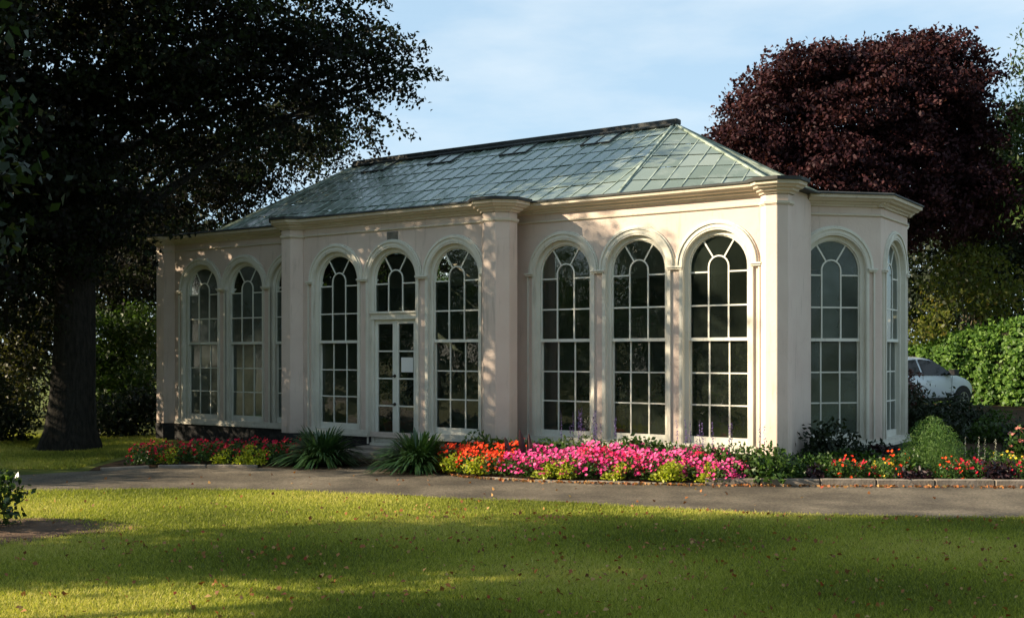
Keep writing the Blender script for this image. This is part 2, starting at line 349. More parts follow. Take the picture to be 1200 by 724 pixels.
CW = GR*2/3; ZR = 2.306; Z1 = 2.88; Z2 = 3.45; IR = CW/2
def poly_pane(par, pts, y, F, nm='glass_pane'):
    m = MB(); tl = random.uniform(-.009, .009); t2 = random.uniform(-.007, .007)
    cx_ = sum(p[0] for p in pts)/len(pts); cz = sum(p[1] for p in pts)/len(pts)
    m.add([(x, y+tl*(x-cx_)*2+t2*(z-cz)*2, z) for x, z in pts], [tuple(range(len(pts)))])
    return tr(m, F).build(nm, PANE_MAT[0], par)
def top_panes(par, c, y, F, zlow, rows):
    b = .013
    for (za, zb) in rows:
        for k in (-1, 1): 
            xa, xb = (c-GR, c-IR) if k < 0 else (c+IR, c+GR)
            poly_pane(par, [(xa+(b if k > 0 else 0), za+b), (xb-(b if k < 0 else 0), za+b), (xb-(b if k < 0 else 0), zb-b), (xa+(b if k > 0 else 0), zb-b)], y, F)
    for j, (za, zb) in enumerate(rows):
        if j == len(rows)-1:
            ar = [(c+(IR-b)*math.cos(a), SPR+(IR-b)*math.sin(a)) for a in [math.pi*i/10 for i in range(11)]]
            poly_pane(par, [(c-IR+b, za+b), (c+IR-b, za+b)]+ar, y, F)
        else: poly_pane(par, [(c-IR+b, za+b), (c+IR-b, za+b), (c+IR-b, zb-b), (c-IR+b, zb-b)], y, F)
    aR = R(58)
    mid = [(c+GR*math.cos(a), SPR+GR*math.sin(a)) for a in np.linspace(aR, math.pi-aR, 8)]
    mid += [(c+(IR+b)*math.cos(a), SPR+(IR+b)*math.sin(a)) for a in np.linspace(math.pi-aR, aR, 6)]
    poly_pane(par, mid, y, F)
    for k in (1, -1):
        q = [(c+k*(IR+b), Z2+b), (c+k*GR, Z2+b)]+[(c+k*GR*math.cos(a), SPR+GR*math.sin(a)) for a in np.linspace(0, aR-.02, 8)]
        q += [(c+k*(IR+b)*math.cos(a), SPR+(IR+b)*math.sin(a)) for a in np.linspace(aR-.05, 0, 6)]
        poly_pane(par, q, y, F)
def top_bars(m, c, y0, y1, zlow, rows):
    b = .013
    for s in (-1, 1): m.box(c+s*IR-b, c+s*IR+b, y0, y1, zlow, SPR)
    half_ring(m, c, SPR, IR-b, IR+b, y0+.002, y1-.002)
    for z in rows: m.box(c-GR-.01, c+GR+.01, y0+.003, y1-.003, z-b, z+b)
    for s in (-1, 1): m.box(c+s*IR if s > 0 else c-GR-.01, c+GR+.01 if s > 0 else c-IR, y0+.003, y1-.003, Z2-b, Z2+b)
    aR = R(58)
    for s in (-1, 1):
        a = Vector((c+s*math.cos(aR)*IR, (y0+y1)/2, SPR+math.sin(aR)*IR)); e = Vector((c+s*math.cos(aR)*(GR+.01), (y0+y1)/2, SPR+math.sin(aR)*(GR+.01)))
        m.beam(a, e, .026, (y1-y0)-.008, up=(0, 1, 0))
def window(F, c):
    w = MB(); ring(w, c, GR-.01, OR+.002, .50, .05, .17)      # box frame
    ring(w, c, OR-.012, OR+.022, ZP+.12, -.035, .06)
    o = tr(w, F).build('window', M_white, BX)
    u = MB(); top_bars(u, c, .085, .12, ZR, [Z1]); ring(u, c, GR-.03, GR+.004, ZR, .082, .123); u.box(c-GR-.03, c+GR+.03, .075, .13, ZR-.028, ZR+.028)
    tr(u, F).build('upper_sash', M_sash, o)
    l = MB(); rh = (ZR-.03-GB)/3
    for s in (-1, 1): l.box(c+s*IR-.013, c+s*IR+.013, .125, .155, GB, ZR-.03)
    for k in (1, 2): l.box(c-GR, c+GR, .128, .152, GB+k*rh-.012, GB+k*rh+.012)
    l.box(c-GR-.01, c+GR+.01, .11, .16, .52, GB+.005); l.box(c-GR-.001, c-GR+.03, .122, .158, GB, ZR-.02); l.box(c+GR-.03, c+GR+.001, .122, .158, GB, ZR-.02)
    tr(l, F).build('lower_sash', M_sash, o)
    top_panes(o, c, .102, F, ZR, [(ZR+.02, Z1), (Z1, Z2)])
    for r_ in range(3):
        for k in range(3):
            xa = c-GR+k*CW; poly_pane(o, [(xa+.013, GB+r_*rh+.012), (xa+CW-.013, GB+r_*rh+.012), (xa+CW-.013, GB+(r_+1)*rh-.012), (xa+.013, GB+(r_+1)*rh-.012)], .14, F)
    return o
def archivolt(F, c, m):
    a = MB(); b0 = 3.56
    n = NA
    for r0, r1, yy in ((OR+.0, OR+.075, -.045), (OR+.07, OR+.105, -.065), (OR+.10, OR+.133, -.03)):
        half_ring(m, c, SPR+.02, r0, r1, yy, .02, n=22)
def run_mould(m, F, x0, x1, prof, cap=True):
    """extrude profile [(outward d, z)...] along the wall face"""
    n = len(prof); vs = [(x0, -d, z) for d, z in prof]+[(x1, -d, z) for d, z in prof]
    fs = [(i, i+1, n+i+1, n+i) for i in range(n-1)]+[(n-1, 0, n, 2*n-1), tuple(range(n)), tuple(range(2*n-1, n-1, -1))]
    t = MB(); t.add(vs, fs); tr(t, F); m.add(t.v, t.f)
CORN = [(-.02, 4.66), (.035, 4.66), (.05, 4.69), (.09, 4.705), (.10, 4.735), (.17, 4.745), (.20, 4.775), (.25, 4.79), (.26, 4.845), (-.02, 4.845)]
BAND = [(-.02, 4.495), (.022, 4.497), (.032, 4.507), (.032, 4.525), (.018, 4.538), (-.02, 4.538)]
corn = MB(); band = MB(); trim = MB(); sill = MB(); plinth = MB(); edge = MB(); pil = MB()
def bay(F, x0, x1, cs, door=None, sillx=None, ext=(0, 0)):
    wall(F, x0, x1, cs)
    cm_ = MB(); run_mould(cm_, F, x0-ext[0], x1+ext[1], CORN); cm_.build('cornice', M_corn, BX)
    cm_ = MB(); run_mould(cm_, F, x0-ext[0]*.1, x1+ext[1]*.1, BAND); cm_.build('architrave_band', M_corn, BX)
    run_mould(edge, F, x0-ext[0]*1.05, x1+ext[1]*1.05, [(-.3, 4.843), (.285, 4.845), (.285, 4.868), (.26, 4.888), (-.3, 4.888)])
    for c in cs:
        t = MB(); archivolt(F, c, t); tr(t, F).build('archivolt', M_white, BX)
    # pilaster strips and impost caps between and beside the openings
    mids = [(a+b)/2 for a, b in zip(cs, cs[1:])]
    for mx_ in mids:
        t = MB(); im = t
        for s in (-1, 1): t.box(mx_+s*.105-.022, mx_+s*.105+.022, -.04, .01, ZP+.12, SPR-.03)
        im.box(mx_-.14, mx_+.14, -.055, .01, SPR-.03, SPR-.002); im.box(mx_-.15, mx_+.15, -.075, .01, SPR-.0, SPR+.03)
        tr(t, F).build('pilaster', M_white, BX)
    for e, s in ((cs[0]-OR, -1), (cs[-1]+OR, 1)):
        xa = e+s*.01; xb = e+s*.13; t = MB(); im = t
        t.box(min(xa, xa+s*.03), max(xa, xa+s*.03), -.04, .01, ZP+.12, SPR-.03); t.box(min(xb, xb+s*.025), max(xb, xb+s*.025), -.035, .01, ZP+.12, SPR-.03)
        im.box(min(e+s*.005, e+s*.18), max(e+s*.005, e+s*.18), -.06, .01, SPR-.03, SPR-.002); im.box(min(e+s*.005, e+s*.19), max(e+s*.005, e+s*.19), -.08, .01, SPR, SPR+.03)
        tr(t, F).build('pilaster', M_white, BX)
    cuts = [(x0, x1)] if door is None else [(x0, door-OR+.02), (door+OR-.02, x1)]
    if sillx: cuts = [(max(a, sillx[0]), min(b, sillx[1])) for a, b in cuts]
    for a, b in cuts:
        s_ = MB(); s_.box(a, b, -.085, .10, ZP+.002, ZP+.055); s_.box(a, b, -.05, .11, ZP+.05, ZP+.125); tr(s_, F).build('sill', M_white, BX)
    for a, b in cuts if door is not None else [(x0, x1)]:
        s_ = MB(); s_.box(a, b, -.02, .3, -.3, ZP+.001); tr(s_, F).build('plinth', M_plinth, BX)
    for c in cs:
        if c != door: window(F, c)
I = Matrix.Identity(4)
YB = -.66
CSA = [-8.87, -7.39, -5.91]; CSB = [-3.925, -2.405, -.885]; CSC = [1.144, 2.665, 4.184]
FA = I; FB = frame2(0, YB, 0)
PANE_MAT[0] = M_glass2
bay(FA, -10.13, -5.0, CSA, sillx=(-9.72, -5.0))
PANE_MAT[0] = M_glass
bay(FB, -5.15, .105, CSB, door=-2.405, sillx=(-4.75, -.1))
bay(FA, -.05, 5.195, CSC, sillx=(.3, 4.9))
s45 = math.sqrt(.5)
PANE_MAT[0] = M_glass2
FD = frame2(4.89, 1.35, R(45)); FE = frame2(6.17, 2.63, R(90)); LD = 1.81
bay(FD, .35, LD, [.905], ext=(0, .104)); bay(FE, 0, 1.75, [.875], ext=(.104, .104))
FG = frame2(6.17, 4.38, R(135)); bay(FG, 0, LD-.35, [.905], ext=(.104, 0))
PANE_MAT[0] = M_glass
# plain returns, ends and back
def plain(x0, x1, y0, y1, z0=0, z1=4.83):
    m = MB(); m.box(x0, x1, y0, y1, z0, z1); m.build('wall', M_pink, BX)
plain(-.2, .05, YB+.3, -.001); plain(-5.15, -4.95, YB+.3, -.001)
plain(4.99, 5.25, .3, 1.62); plain(4.99, 5.25, 5.38, 6.75); plain(-10.18, -9.92, .3, 1.62); plain(-10.18, -9.92, 5.38, 6.75)
FH = frame2(5.25, 7.0, R(180)); wall(FH, 0, 15.43, [])
s_ = MB(); s_.box(-10.18, 5.25, 6.9, 7.02, -.3, ZP); plinth.add(s_.v, s_.f)
run_mould(corn, FH, -.2, 15.6, CORN); run_mould(edge, FH, -.2, 15.6, [(-.3, 4.843), (.285, 4.845), (.285, 4.868), (.26, 4.888), (-.3, 4.888)])
XL = -4.93
def mir(F_x, F_y, ang): return frame2(XL-F_x, F_y, ang)
for (x, y, a, ln) in ((XL-6.17, 2.63, R(-45), LD-.35), (XL-6.17, 4.38, R(-90), 1.75)):
    F = frame2(x, y, a); wall(F, 0, ln, []); run_mould(corn, F, -.1, ln, CORN); run_mould(edge, F, -.1, ln, [(-.3, 4.843), (.285, 4.845), (.285, 4.868), (.26, 4.888), (-.3, 4.888)])
F = frame2(XL-4.89, 5.66, R(-135)); wall(F, .35, LD, [])
def octo(cx_, cy, a, rot=0):
    r = a/math.cos(math.pi/8); return [(cx_+r*math.cos(math.pi/8+i*math.pi/4+rot), cy+r*math.sin(math.pi/8+i*math.pi/4+rot)) for i in range(8)]
def pier(cx_, cy, s):
    a = s*1.2071
    o = MB().prism(octo(cx_, cy, a), ZP, 4.83).build('pier', M_pink, BX, bevel=.008)
    m = MB()
    m.prism(octo(cx_, cy, a+.03), 4.497, 4.54); m.prism(octo(cx_, cy, a+.016), 4.48, 4.498)
    prof = [(.03, 4.655), (.05, 4.685), (.09, 4.70), (.105, 4.735), (.155, 4.747), (.175, 4.775), (.215, 4.792), (.225, 4.848)]
    for (d0, z0), (d1, z1) in zip(prof, prof[1:]):
        p0 = octo(cx_, cy, a+d0); p1 = octo(cx_, cy, a+d1)
        m.add([(x, y, z0) for x, y in p0]+[(x, y, z1) for x, y in p1], [(i, (i+1) % 8, 8+(i+1) % 8, 8+i) for i in range(8)])
    p0 = octo(cx_, cy, a+.225); m.add([(x, y, 4.848) for x, y in p0], [tuple(range(8))])
    m.build('capital', M_corn, o)
    MB().prism(octo(cx_, cy, a+.262), 4.8465, 4.902).build('lead_cap', M_lead, o)
    MB().prism(octo(cx_, cy, a+.02), -.3, ZP+.002).build('plinth_block', M_plinth, o)
    return o
pier(-10.13, .13, .26); pier(-5.15, -.566, .26); pier(.105, -.566, .26); pier(5.215, .065, .195)
corn.build('cornice', M_corn, BX); plinth.build('plinth', M_plinth, BX); edge.build('lead_edge', M_lead, BX)
# flat lead roofs behind the cornices
m = MB()
m.prism([(-10.35, .05), (5.4, .05), (5.4, 6.95), (-10.35, 6.95)], 4.835, 4.862)
m.prism([(-5.2, YB+.05), (.15, YB+.05), (.15, .1), (-5.2, .1)], 4.835, 4.859)
m.prism([(4.8, 1.4), (6.1, 2.7), (6.1, 4.35), (4.8, 5.6)], 4.835, 4.856)
m.prism([(XL-4.8, 5.6), (XL-6.1, 4.35), (XL-6.1, 2.7), (XL-4.8, 1.4)], 4.835, 4.856)
# leave a light opening under the glass by building the sheet as a border
m = MB()
def border(x0, x1, y0, y1, z0, z1): m.box(x0, x1, y0, y1, z0, z1)
border(-10.4, 5.45, -.2, .25, 4.835, 4.862); border(-10.4, 5.45, 6.75, 7.2, 4.835, 4.862)
border(3.4, 5.45, .25, 6.75, 4.835, 4.861); border(-10.4, -8.4, .25, 6.75, 4.835, 4.861)
m.prism([(-5.3, YB-.2), (.25, YB-.2), (.25, -.2), (-5.3, -.2)], 4.835, 4.859)
m.prism([(5.45, 1.6), (6.3, 2.5), (6.3, 4.5), (5.45, 5.4)], 4.835, 4.857)
m.build('lead_roof', M_lead, BX)
# door with transom window
dw = MB(); c = -2.405
ring(dw, c, GR-.01, OR+.002, .26, .05, .17); ring(dw, c, OR-.012, OR+.022, .26, -.035, .06)
dw.box(c-OR, c+OR, .03, .18, 2.74, 2.89); dw.box(c-OR+.01, c+OR-.01, .0, .1, 2.86, 2.90)
fr_o = tr(dw, FB).build('window', M_white, BX)
fr_o['label'] = 'arched fanlight and frame over the glazed double door'
u = MB(); top_bars(u, c, .085, .12, 2.88, []); ring(u, c, GR-.03, GR+.004, 2.88, .082, .123); tr(u, FB).build('upper_sash', M_sash, fr_o)
top_panes(fr_o, c, .102, FB, 2.9, [(2.9, Z2)])
zd0, zd1 = .29, 2.74
for s, nm in ((-1, 'left'), (1, 'right')):
    d = MB(); xa, xb = (c-GR+.01, c-.003) if s < 0 else (c+.003, c+GR-.01)
    d.box(xa, xa+.075, .09, .135, zd0, zd1); d.box(xb-.075, xb, .09, .135, zd0, zd1); d.box(xa+.07, xb-.07, .092, .133, zd0, zd0+.19); d.box(xa+.07, xb-.07, .092, .133, zd1-.085, zd1)
    zz = np.linspace(zd0+.19, zd1-.085, 5)
    for z in zz[1:-1]: d.box(xa+.07, xb-.07, .095, .13, z-.014, z+.014)
    if s > 0: d.box(c-.02, c+.018, .078, .092, zd0, zd1)
    do = tr(d, FB).build('door', M_sash, BX)
    for k in range(4): poly_pane(do, [(xa+.075, zz[k]+.014), (xb-.075, zz[k]+.014), (xb-.075, zz[k+1]-.014), (xa+.075, zz[k+1]-.014)], .112, FB)
    if s > 0:
        n_ = MB(); n_.box(xa+.13, xb-.10, .104, .1075, zz[2]+.13, zz[2]+.42); tr(n_, FB).build('notice', M_paper, do)
    else:
        for zz_ in (1.62, 1.06):
            h = MB(); h.tube([(c-.012, .08, zz_), (c-.012, .05, zz_)], .022, 10); h.tube([(c-.012, .05, zz_), (c-.075, .045, zz_-.004)], .01, 8); h.tube([(c-.012, .082, zz_), (c-.012, .075, zz_)], .035, 12)
            tr(h, FB).build('handle', M_metal, do)
t = MB(); t.box(c-OR, c+OR, .0, .2, .16, .285); tr(t, FB).build('threshold', M_white, BX)
v = MB()
v.box(c-.14, c+.14, -.012, .02, 4.31, 4.47)
for k in range(7): v.box(c-.125, c+.125, -.022, -.01, 4.322+k*.021, 4.332+k*.021)
tr(v, FB).build('air_vent', M_vent, BX)
# little shelf box of old stone beside the steps, broken plaster
st = MB(); st.box(-3.25, -1.55, YB-.75, YB+.05, .0, .175); st.box(-3.05, -1.75, YB-.38, YB+.08, .17, .235)
stp = st.build('doorstep', M_stone, BX, bevel=.012)
# inside: floor, dark panel along the back wall
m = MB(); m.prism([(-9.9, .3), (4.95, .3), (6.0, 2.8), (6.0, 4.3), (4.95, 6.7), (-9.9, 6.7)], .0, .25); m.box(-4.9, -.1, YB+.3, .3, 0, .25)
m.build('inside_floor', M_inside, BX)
m = MB(); m.box(-9.9, 4.9, 6.55, 6.6, .25, 3.9); m.build('inside_back_panel', M_inside, BX)

# ---- glass roof
RZ = 4.885; RT = 6.82
P = dict(a=(-7.76, -.15), b=(2.38, -.15), rl=(-7.1, 3.5), rr=(1.68, 3.5), f2=(5.0, 1.0), f3=(5.0, 6.0), b2=(2.38, 7.15), a2=(-7.76, 7.15), g2=(-10.2, 1.0), g3=(-10.2, 6.0))
def V3(k): x, y = P[k]; return Vector((x, y, RT if k[0] == 'r' else RZ))
roofbars = MB()
rf = None
def clip(poly, f):   # keep f(p) >= 0
    out = []
    for i in range(len(poly)):
        p, q = poly[i], poly[(i+1) % len(poly)]; a, b = f(p), f(q)
        if a >= 0: out.append(p)
        if (a >= 0) != (b >= 0):
            t = a/(a-b); out.append((p[0]+(q[0]-p[0])*t, p[1]+(q[1]-p[1])*t))
    return out
def facet(keys, parent, skew=0, single=True, n_rows=6, sp=.338, off=0):
    pts = [V3(k) for k in keys]; o = pts[0]; ex = (pts[1]-pts[0]).normalized(); nrm = (pts[1]-pts[0]).cross(pts[2]-pts[0]).normalized()
    if nrm.z < 0: nrm = -nrm
    ey = nrm.cross(ex).normalized()
    if ey.z < 0: ey = -ey
    q = [((p-o).dot(ex), (p-o).dot(ey)) for p in pts]
    H = max(v for _, v in q); rh = H/n_rows
    sk = lambda u, v: (u-skew*v, v)                 # skewed grid coordinates
    us = [sk(*p)[0] for p in q]; u0, u1 = min(us), max(us)
    cx_ = sum(p[0] for p in q)/len(q); cy = sum(p[1] for p in q)/len(q)
    hs = []
    for i in range(len(q)):
        (x0, y0), (x1, y1) = q[i], q[(i+1) % len(q)]
        s = 1 if (x1-x0)*(cy-y0)-(y1-y0)*(cx_-x0) > 0 else -1
        hs.append(lambda p, x0=x0, y0=y0, x1=x1, y1=y1, s=s: s*((x1-x0)*(p[1]-y0)-(y1-y0)*(p[0]-x0))/math.hypot(x1-x0, y1-y0)-.012)
    W3 = lambda u, v, h: o+ex*u+ey*v+nrm*h
    nc = int(math.ceil((u1-u0)/sp))+2; i0 = -1
    joined = MB()
    for i in range(i0, nc):
        ua, ub = u0+off+i*sp, u0+off+(i+1)*sp
        # rafter line
        for e in (ua,):
            line = [(e-.008+skew*(-1), -1), (e+.008+skew*(-1), -1), (e+.008+skew*(H+1), H+1), (e-.008+skew*(H+1), H+1)]
            for h in hs:
                line = clip(line, h) if line else line
            if len(line) > 2:
                vmin = min(p[1] for p in line); vmax = max(p[1] for p in line)
                if vmax-vmin > .08: roofbars.beam(W3(e+skew*vmin, vmin, .008), W3(e+skew*vmax, vmax, .008), .02, .022, up=nrm)
        jit = 0
        for r_ in range(n_rows):
            va = r_*rh+jit; vb = va+rh
            cell = [(ua+.013+skew*va, va+.003), (ub-.013+skew*va, va+.003), (ub-.013+skew*vb, vb-.012), (ua+.013+skew*vb, vb-.012)]
            for h in hs:
                cell = clip(cell, h) if cell else cell
            if len(cell) < 3: continue
            A = .5*abs(sum(cell[k][0]*cell[(k+1) % len(cell)][1]-cell[(k+1) % len(cell)][0]*cell[k][1] for k in range(len(cell))))
            if A < .004: continue
            j1, j2 = random.uniform(-.012, .012), random.uniform(-.006, .006)
            vs = [W3(u, v, .010*(1-(v-va)/rh)+.002+j1*(u-(ua+ub)/2-skew*v)+j2*(v-va)) for u, v in cell]
            vs2 = [p-nrm*.005 for p in vs]; n = len(vs)
            fs = [tuple(range(n)), tuple(range(2*n-1, n-1, -1))]+[(k, n+k, n+(k+1) % n, (k+1) % n) for k in range(n)]
            if single: MB().add(vs+vs2, fs).build('roof_pane', M_rglass, parent)
            else: joined.add(vs+vs2, fs)
            # lap shadow bar at the lower edge of each pane
            lo = [p for p in cell if abs(p[1]-va-.003) < .004]
            if False: roofbars.beam(W3(lo[0][0], va, .004), W3(lo[1][0], va, .004), .012, .012, up=nrm)
    if joined.v: joined.build('roof_glazing', M_rglass, parent, kind='stuff')
roof_e = MB().box(-7.1-.12, 1.68+.12, 3.5-.10, 3.5+.10, 6.80, 6.92)
roof_e.box(-7.1-.05, 1.68+.05, 3.5-.22, 3.5+.22, 6.745, 6.80)
roof_o = roof_e.build('roof', M_lead, BX, bevel=.02)
facet(['a', 'b', 'rr', 'rl'], roof_o, single=True)
facet(['b', 'f2', 'rr'], roof_o, skew=.22, n_rows=6, off=.1)
facet(['f2', 'f3', 'rr'], roof_o, single=False); facet(['f3', 'b2', 'rr'], roof_o, single=False); facet(['b2', 'a2', 'rl', 'rr'], roof_o, single=False, sp=.5)
facet(['g2', 'a', 'rl'], roof_o, single=False); facet(['g3', 'g2', 'rl'], roof_o, single=False); facet(['a2', 'g3', 'rl'], roof_o, single=False)
for a, b in (('b', 'rr'), ('f2', 'rr'), ('f3', 'rr'), ('b2', 'rr'), ('a', 'rl'), ('g2', 'rl'), ('g3', 'rl'), ('a2', 'rl')):
    roofbars.beam(V3(a)+Vector((0, 0, .02)), V3(b)+Vector((0, 0, .02)), .045, .035)
for a, b in (('a', 'b'), ('b', 'f2'), ('f2', 'f3'), ('f3', 'b2'), ('b2', 'a2'), ('a2', 'g3'), ('g3', 'g2'), ('g2', 'a')):
    roofbars.beam(V3(a)+Vector((0, 0, -.02)), V3(b)+Vector((0, 0, -.02)), .09, .05)
roofbars.build('glazing_bars', M_glazebar, roof_o)
# opening lights near the ridge
up = (V3('rl')-V3('a')); 
sl_ = math.atan2(RT-RZ, 3.65)
for t0 in (-6.35, -4.3, -2.25, -.15):
    m = MB(); Mx = Matrix.Translation((t0, 3.32, RT-.095)) @ Matrix.Rotation(sl_, 4, 'X')
    m.box(0, .72, -.62, -.585, .005, .04, Mx); m.box(0, .72, -.04, .0, .005, .045, Mx)
    for x in (0, .34, .68): m.box(x, x+.03, -.585, -.04, .006, .042, Mx)
    vo = m.build('roof_vent', M_lead, roof_o)
    for x in (.04, .38):
        q = MB(); q.box(x, x+.295, -.583, -.042, .024, .030, Mx); q.build('vent_pane', M_rglass, vo)

# ------------------------------------------------------------------ foliage
def leaves(name, C, size, mat_, parent=None, nrm=None, droop=0, aspect=.6, loc=None, fold=.25, kind=None, rnd=None):
    """one mesh of diamond leaves at the points C"""
    C = np.asarray(C, float); n = len(C)
    size = np.broadcast_to(np.asarray(size, float), (n,))*rng.uniform(.7, 1.3, n)
    d = rng.normal(size=(n, 3)); d[:, 2] -= droop; d /= np.linalg.norm(d, axis=1)[:, None]
    if nrm is None:
        u = rng.normal(size=(n, 3)); u[:, 2] += .6
    else: u = np.asarray(nrm)+rng.normal(size=(n, 3))*.45
    s = np.cross(d, u); s /= (np.linalg.norm(s, axis=1)[:, None]+1e-9); w = np.cross(s, d)
    h = (size/2)[:, None]
    V = np.empty((n, 4, 3)); V[:, 0] = C-d*h; V[:, 2] = C+d*h; V[:, 1] = C+s*h*aspect+w*h*fold; V[:, 3] = C-s*h*aspect+w*h*fold
    me = bpy.data.meshes.new(name); me.vertices.add(4*n); me.vertices.foreach_set('co', V.reshape(-1))
    me.loops.add(4*n); me.loops.foreach_set('vertex_index', np.arange(4*n, dtype=np.int32))
    me.polygons.add(n); me.polygons.foreach_set('loop_start', np.arange(0, 4*n, 4, dtype=np.int32)); me.polygons.foreach_set('loop_total', np.full(n, 4, dtype=np.int32))
    a = me.attributes.new('rnd', 'FLOAT', 'FACE'); a.data.foreach_set('value', (rng.random(n) if rnd is None else rnd).astype(np.float32))
    me.update(calc_edges=True); me.materials.append(mat_)
    if parent == 'mesh': return me
    o = bpy.data.objects.new(name, me); COL.objects.link(o)
    if parent: o.parent = parent
    if loc is not None: o.location = loc
    if kind: o['kind'] = kind
    return o
RND = [None]
def cloud(blobs, nc, nl, cr_, flat=.5, shell=.55, spray=0):
    """leaf points: clusters in the blobs' outer shell; blobs (x,y,z,rx,ry,rz)"""
    vol = np.array([b[3]*b[4]*b[5] for b in blobs])**.75; cnt = np.maximum(1, (nc*vol/vol.sum()).astype(int)); out = []; rr = []
    for b, k in zip(blobs, cnt):
        d = rng.normal(size=(k, 3)); d /= np.linalg.norm(d, axis=1)[:, None]
        r = (shell+(1-shell)*rng.random(k)**.7)*(1+.14*np.sin(d[:, 0]*6+b[0])*np.cos(d[:, 1]*5+b[2]))
        c = np.array(b[:3])+d*r[:, None]*np.array(b[3:6])
        sz = cr_*rng.uniform(.5, 1.4, k)
        m = np.maximum(3, (nl*(sz/cr_)**1.5).astype(int))
        idx = np.repeat(np.arange(k), m)
        o = np.clip(rng.normal(size=(len(idx), 3)), -1.7, 1.7)*.5; o[:, 2] *= flat; o[:, 2] -= .35*np.linalg.norm(o[:, :2], axis=1)*flat
        if spray:
            dd = d.copy(); dd[:, 2] = dd[:, 2]*.4-.15; q = rng.random(len(idx)); o *= (.35+.65*(1-q))[:, None]; o = o+dd[idx]*(q*spray*2)[:, None]; o[:, 2] -= q*q*.5*spray
        out.append(c[idx]+o*sz[idx][:, None]); rr.append(np.clip(rng.random(k)[idx]*.6+rng.random(len(idx))*.5-.05, 0, 1))
    RND[0] = np.concatenate(rr); return np.concatenate(out)
def limb(m, a, b, r0, r1, sag=.0, n=7, wob_=.12, k=8):
    a = Vector(a); b = Vector(b); L_ = (b-a).length; pts = []; rad = []
    w1 = Vector(rng.normal(size=3))*wob_*L_*.25; w2 = Vector(rng.normal(size=3))*wob_*L_*.12
    for i in range(n+1):
        t = i/n; pts.append(a.lerp(b, t)+w1*math.sin(math.pi*t)+w2*math.sin(2*math.pi*t)+Vector((0, 0, sag*L_*math.sin(math.pi*t)))); rad.append(r0+(r1-r0)*t**.8)
    m.tube(pts, rad, k, cap=True); return pts
def trunk_mesh(base, top, r0, r1, flare=1.6):
    m = MB(); base = Vector(base); top = Vector(top); n = 12; pts = []; 
    k = 16
    for i in range(n+1):
        t = i/n; c = base.lerp(top, t)+Vector((.06*math.sin(t*5), .05*math.cos(t*4), 0)); r = r0+(r1-r0)*t
        r *= 1+(flare-1)*math.exp(-t*(top-base).length/.55)
        for j in range(k):
            a = 2*math.pi*j/k; f = 1+.05*math.sin(3*a+1)+.04*math.sin(5*a+i*.3)+(flare-1)*.3*math.exp(-t*(top-base).length/.5)*math.sin(5*a)
            m.v.append((c.x+math.cos(a)*r*f, c.y+math.sin(a)*r*f, c.z))
    for i in range(n):
        for j in range(k): a = i*k+j; b = i*k+(j+1) % k; m.f.append((a, b, b+k, a+k))
    m.f.append(tuple(n*k+j for j in range(k)))
    return m
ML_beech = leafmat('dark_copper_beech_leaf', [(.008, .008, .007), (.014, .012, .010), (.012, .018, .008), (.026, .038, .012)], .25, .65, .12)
ML_maple = leafmat('maroon_maple_leaf', [(.014, .006, .008), (.028, .009, .012), (.042, .013, .017), (.075, .026, .025)], .2, .6, .18)
ML_laurel = leafmat('laurel_hedge_leaf', [(.03, .075, .012), (.06, .13, .02), (.10, .19, .03), (.16, .26, .05)], .3, .5, .3)
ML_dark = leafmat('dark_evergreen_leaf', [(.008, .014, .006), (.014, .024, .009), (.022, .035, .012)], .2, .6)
ML_mid = leafmat('mid_green_leaf', [(.02, .04, .008), (.04, .075, .014), (.065, .11, .022)], .35)
ML_yel = leafmat('yellow_green_leaf', [(.04, .055, .012), (.08, .10, .02), (.15, .16, .03), (.16, .11, .03)], .45)
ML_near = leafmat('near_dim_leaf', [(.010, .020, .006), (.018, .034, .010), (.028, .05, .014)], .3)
ML_con = leafmat('conifer_leaf', [(.03, .06, .015), (.06, .10, .02), (.09, .13, .035)], .25)
def tree(name, label, cat, base, top, r0, blobs, nc, nl, cr_, size, lm, bark=M_bark, group=None, limbs=True, flat=.5, r1=None, droop=.3, shell=.55, flare=1.6, cuts=None, spray=0):
    base = Vector(base); t = empty(name, base, label=label, cat=cat, group=group)
    top = Vector(top)-base; m = trunk_mesh((0, 0, -.2), top, r0, r1 or r0*.6, flare)
    for b in blobs:
        if limbs:
            c = Vector(b[:3])-base; f = random.uniform(.45, .98); a = Vector((0, 0, -.2)).lerp(top, f)
            pp = limb(m, a, c, r0*(.28 if r0 < .45 else .19), r0*.05, sag=.08)
            for k in range(4):
                d = Vector(rng.normal(size=3)); d.normalize(); q = c+Vector((d.x*b[3]*.8, d.y*b[4]*.8, d.z*b[5]*.7)); limb(m, pp[random.randint(3, 6)], q, r0*.09, r0*.015, n=5, k=5)
    m.build('trunk', bark, t, smooth=True)
    C = cloud(blobs, nc, nl, cr_, flat, shell, spray)
    if cuts is not None: C = C[cuts(C)]
    leaves('crown', C-np.array(base), size, lm, t, droop=droop, rnd=RND[0])
    return t
def B(px, py, Y, rx, rz, ry=None):      # crown blob from photo measurements: centre and half-sizes in px
    p_ = at(px, py, Y); s = Y/FPX; return (p_.x, p_.y, p_.z, rx*s, (ry or rx*s*1.0), rz*s)

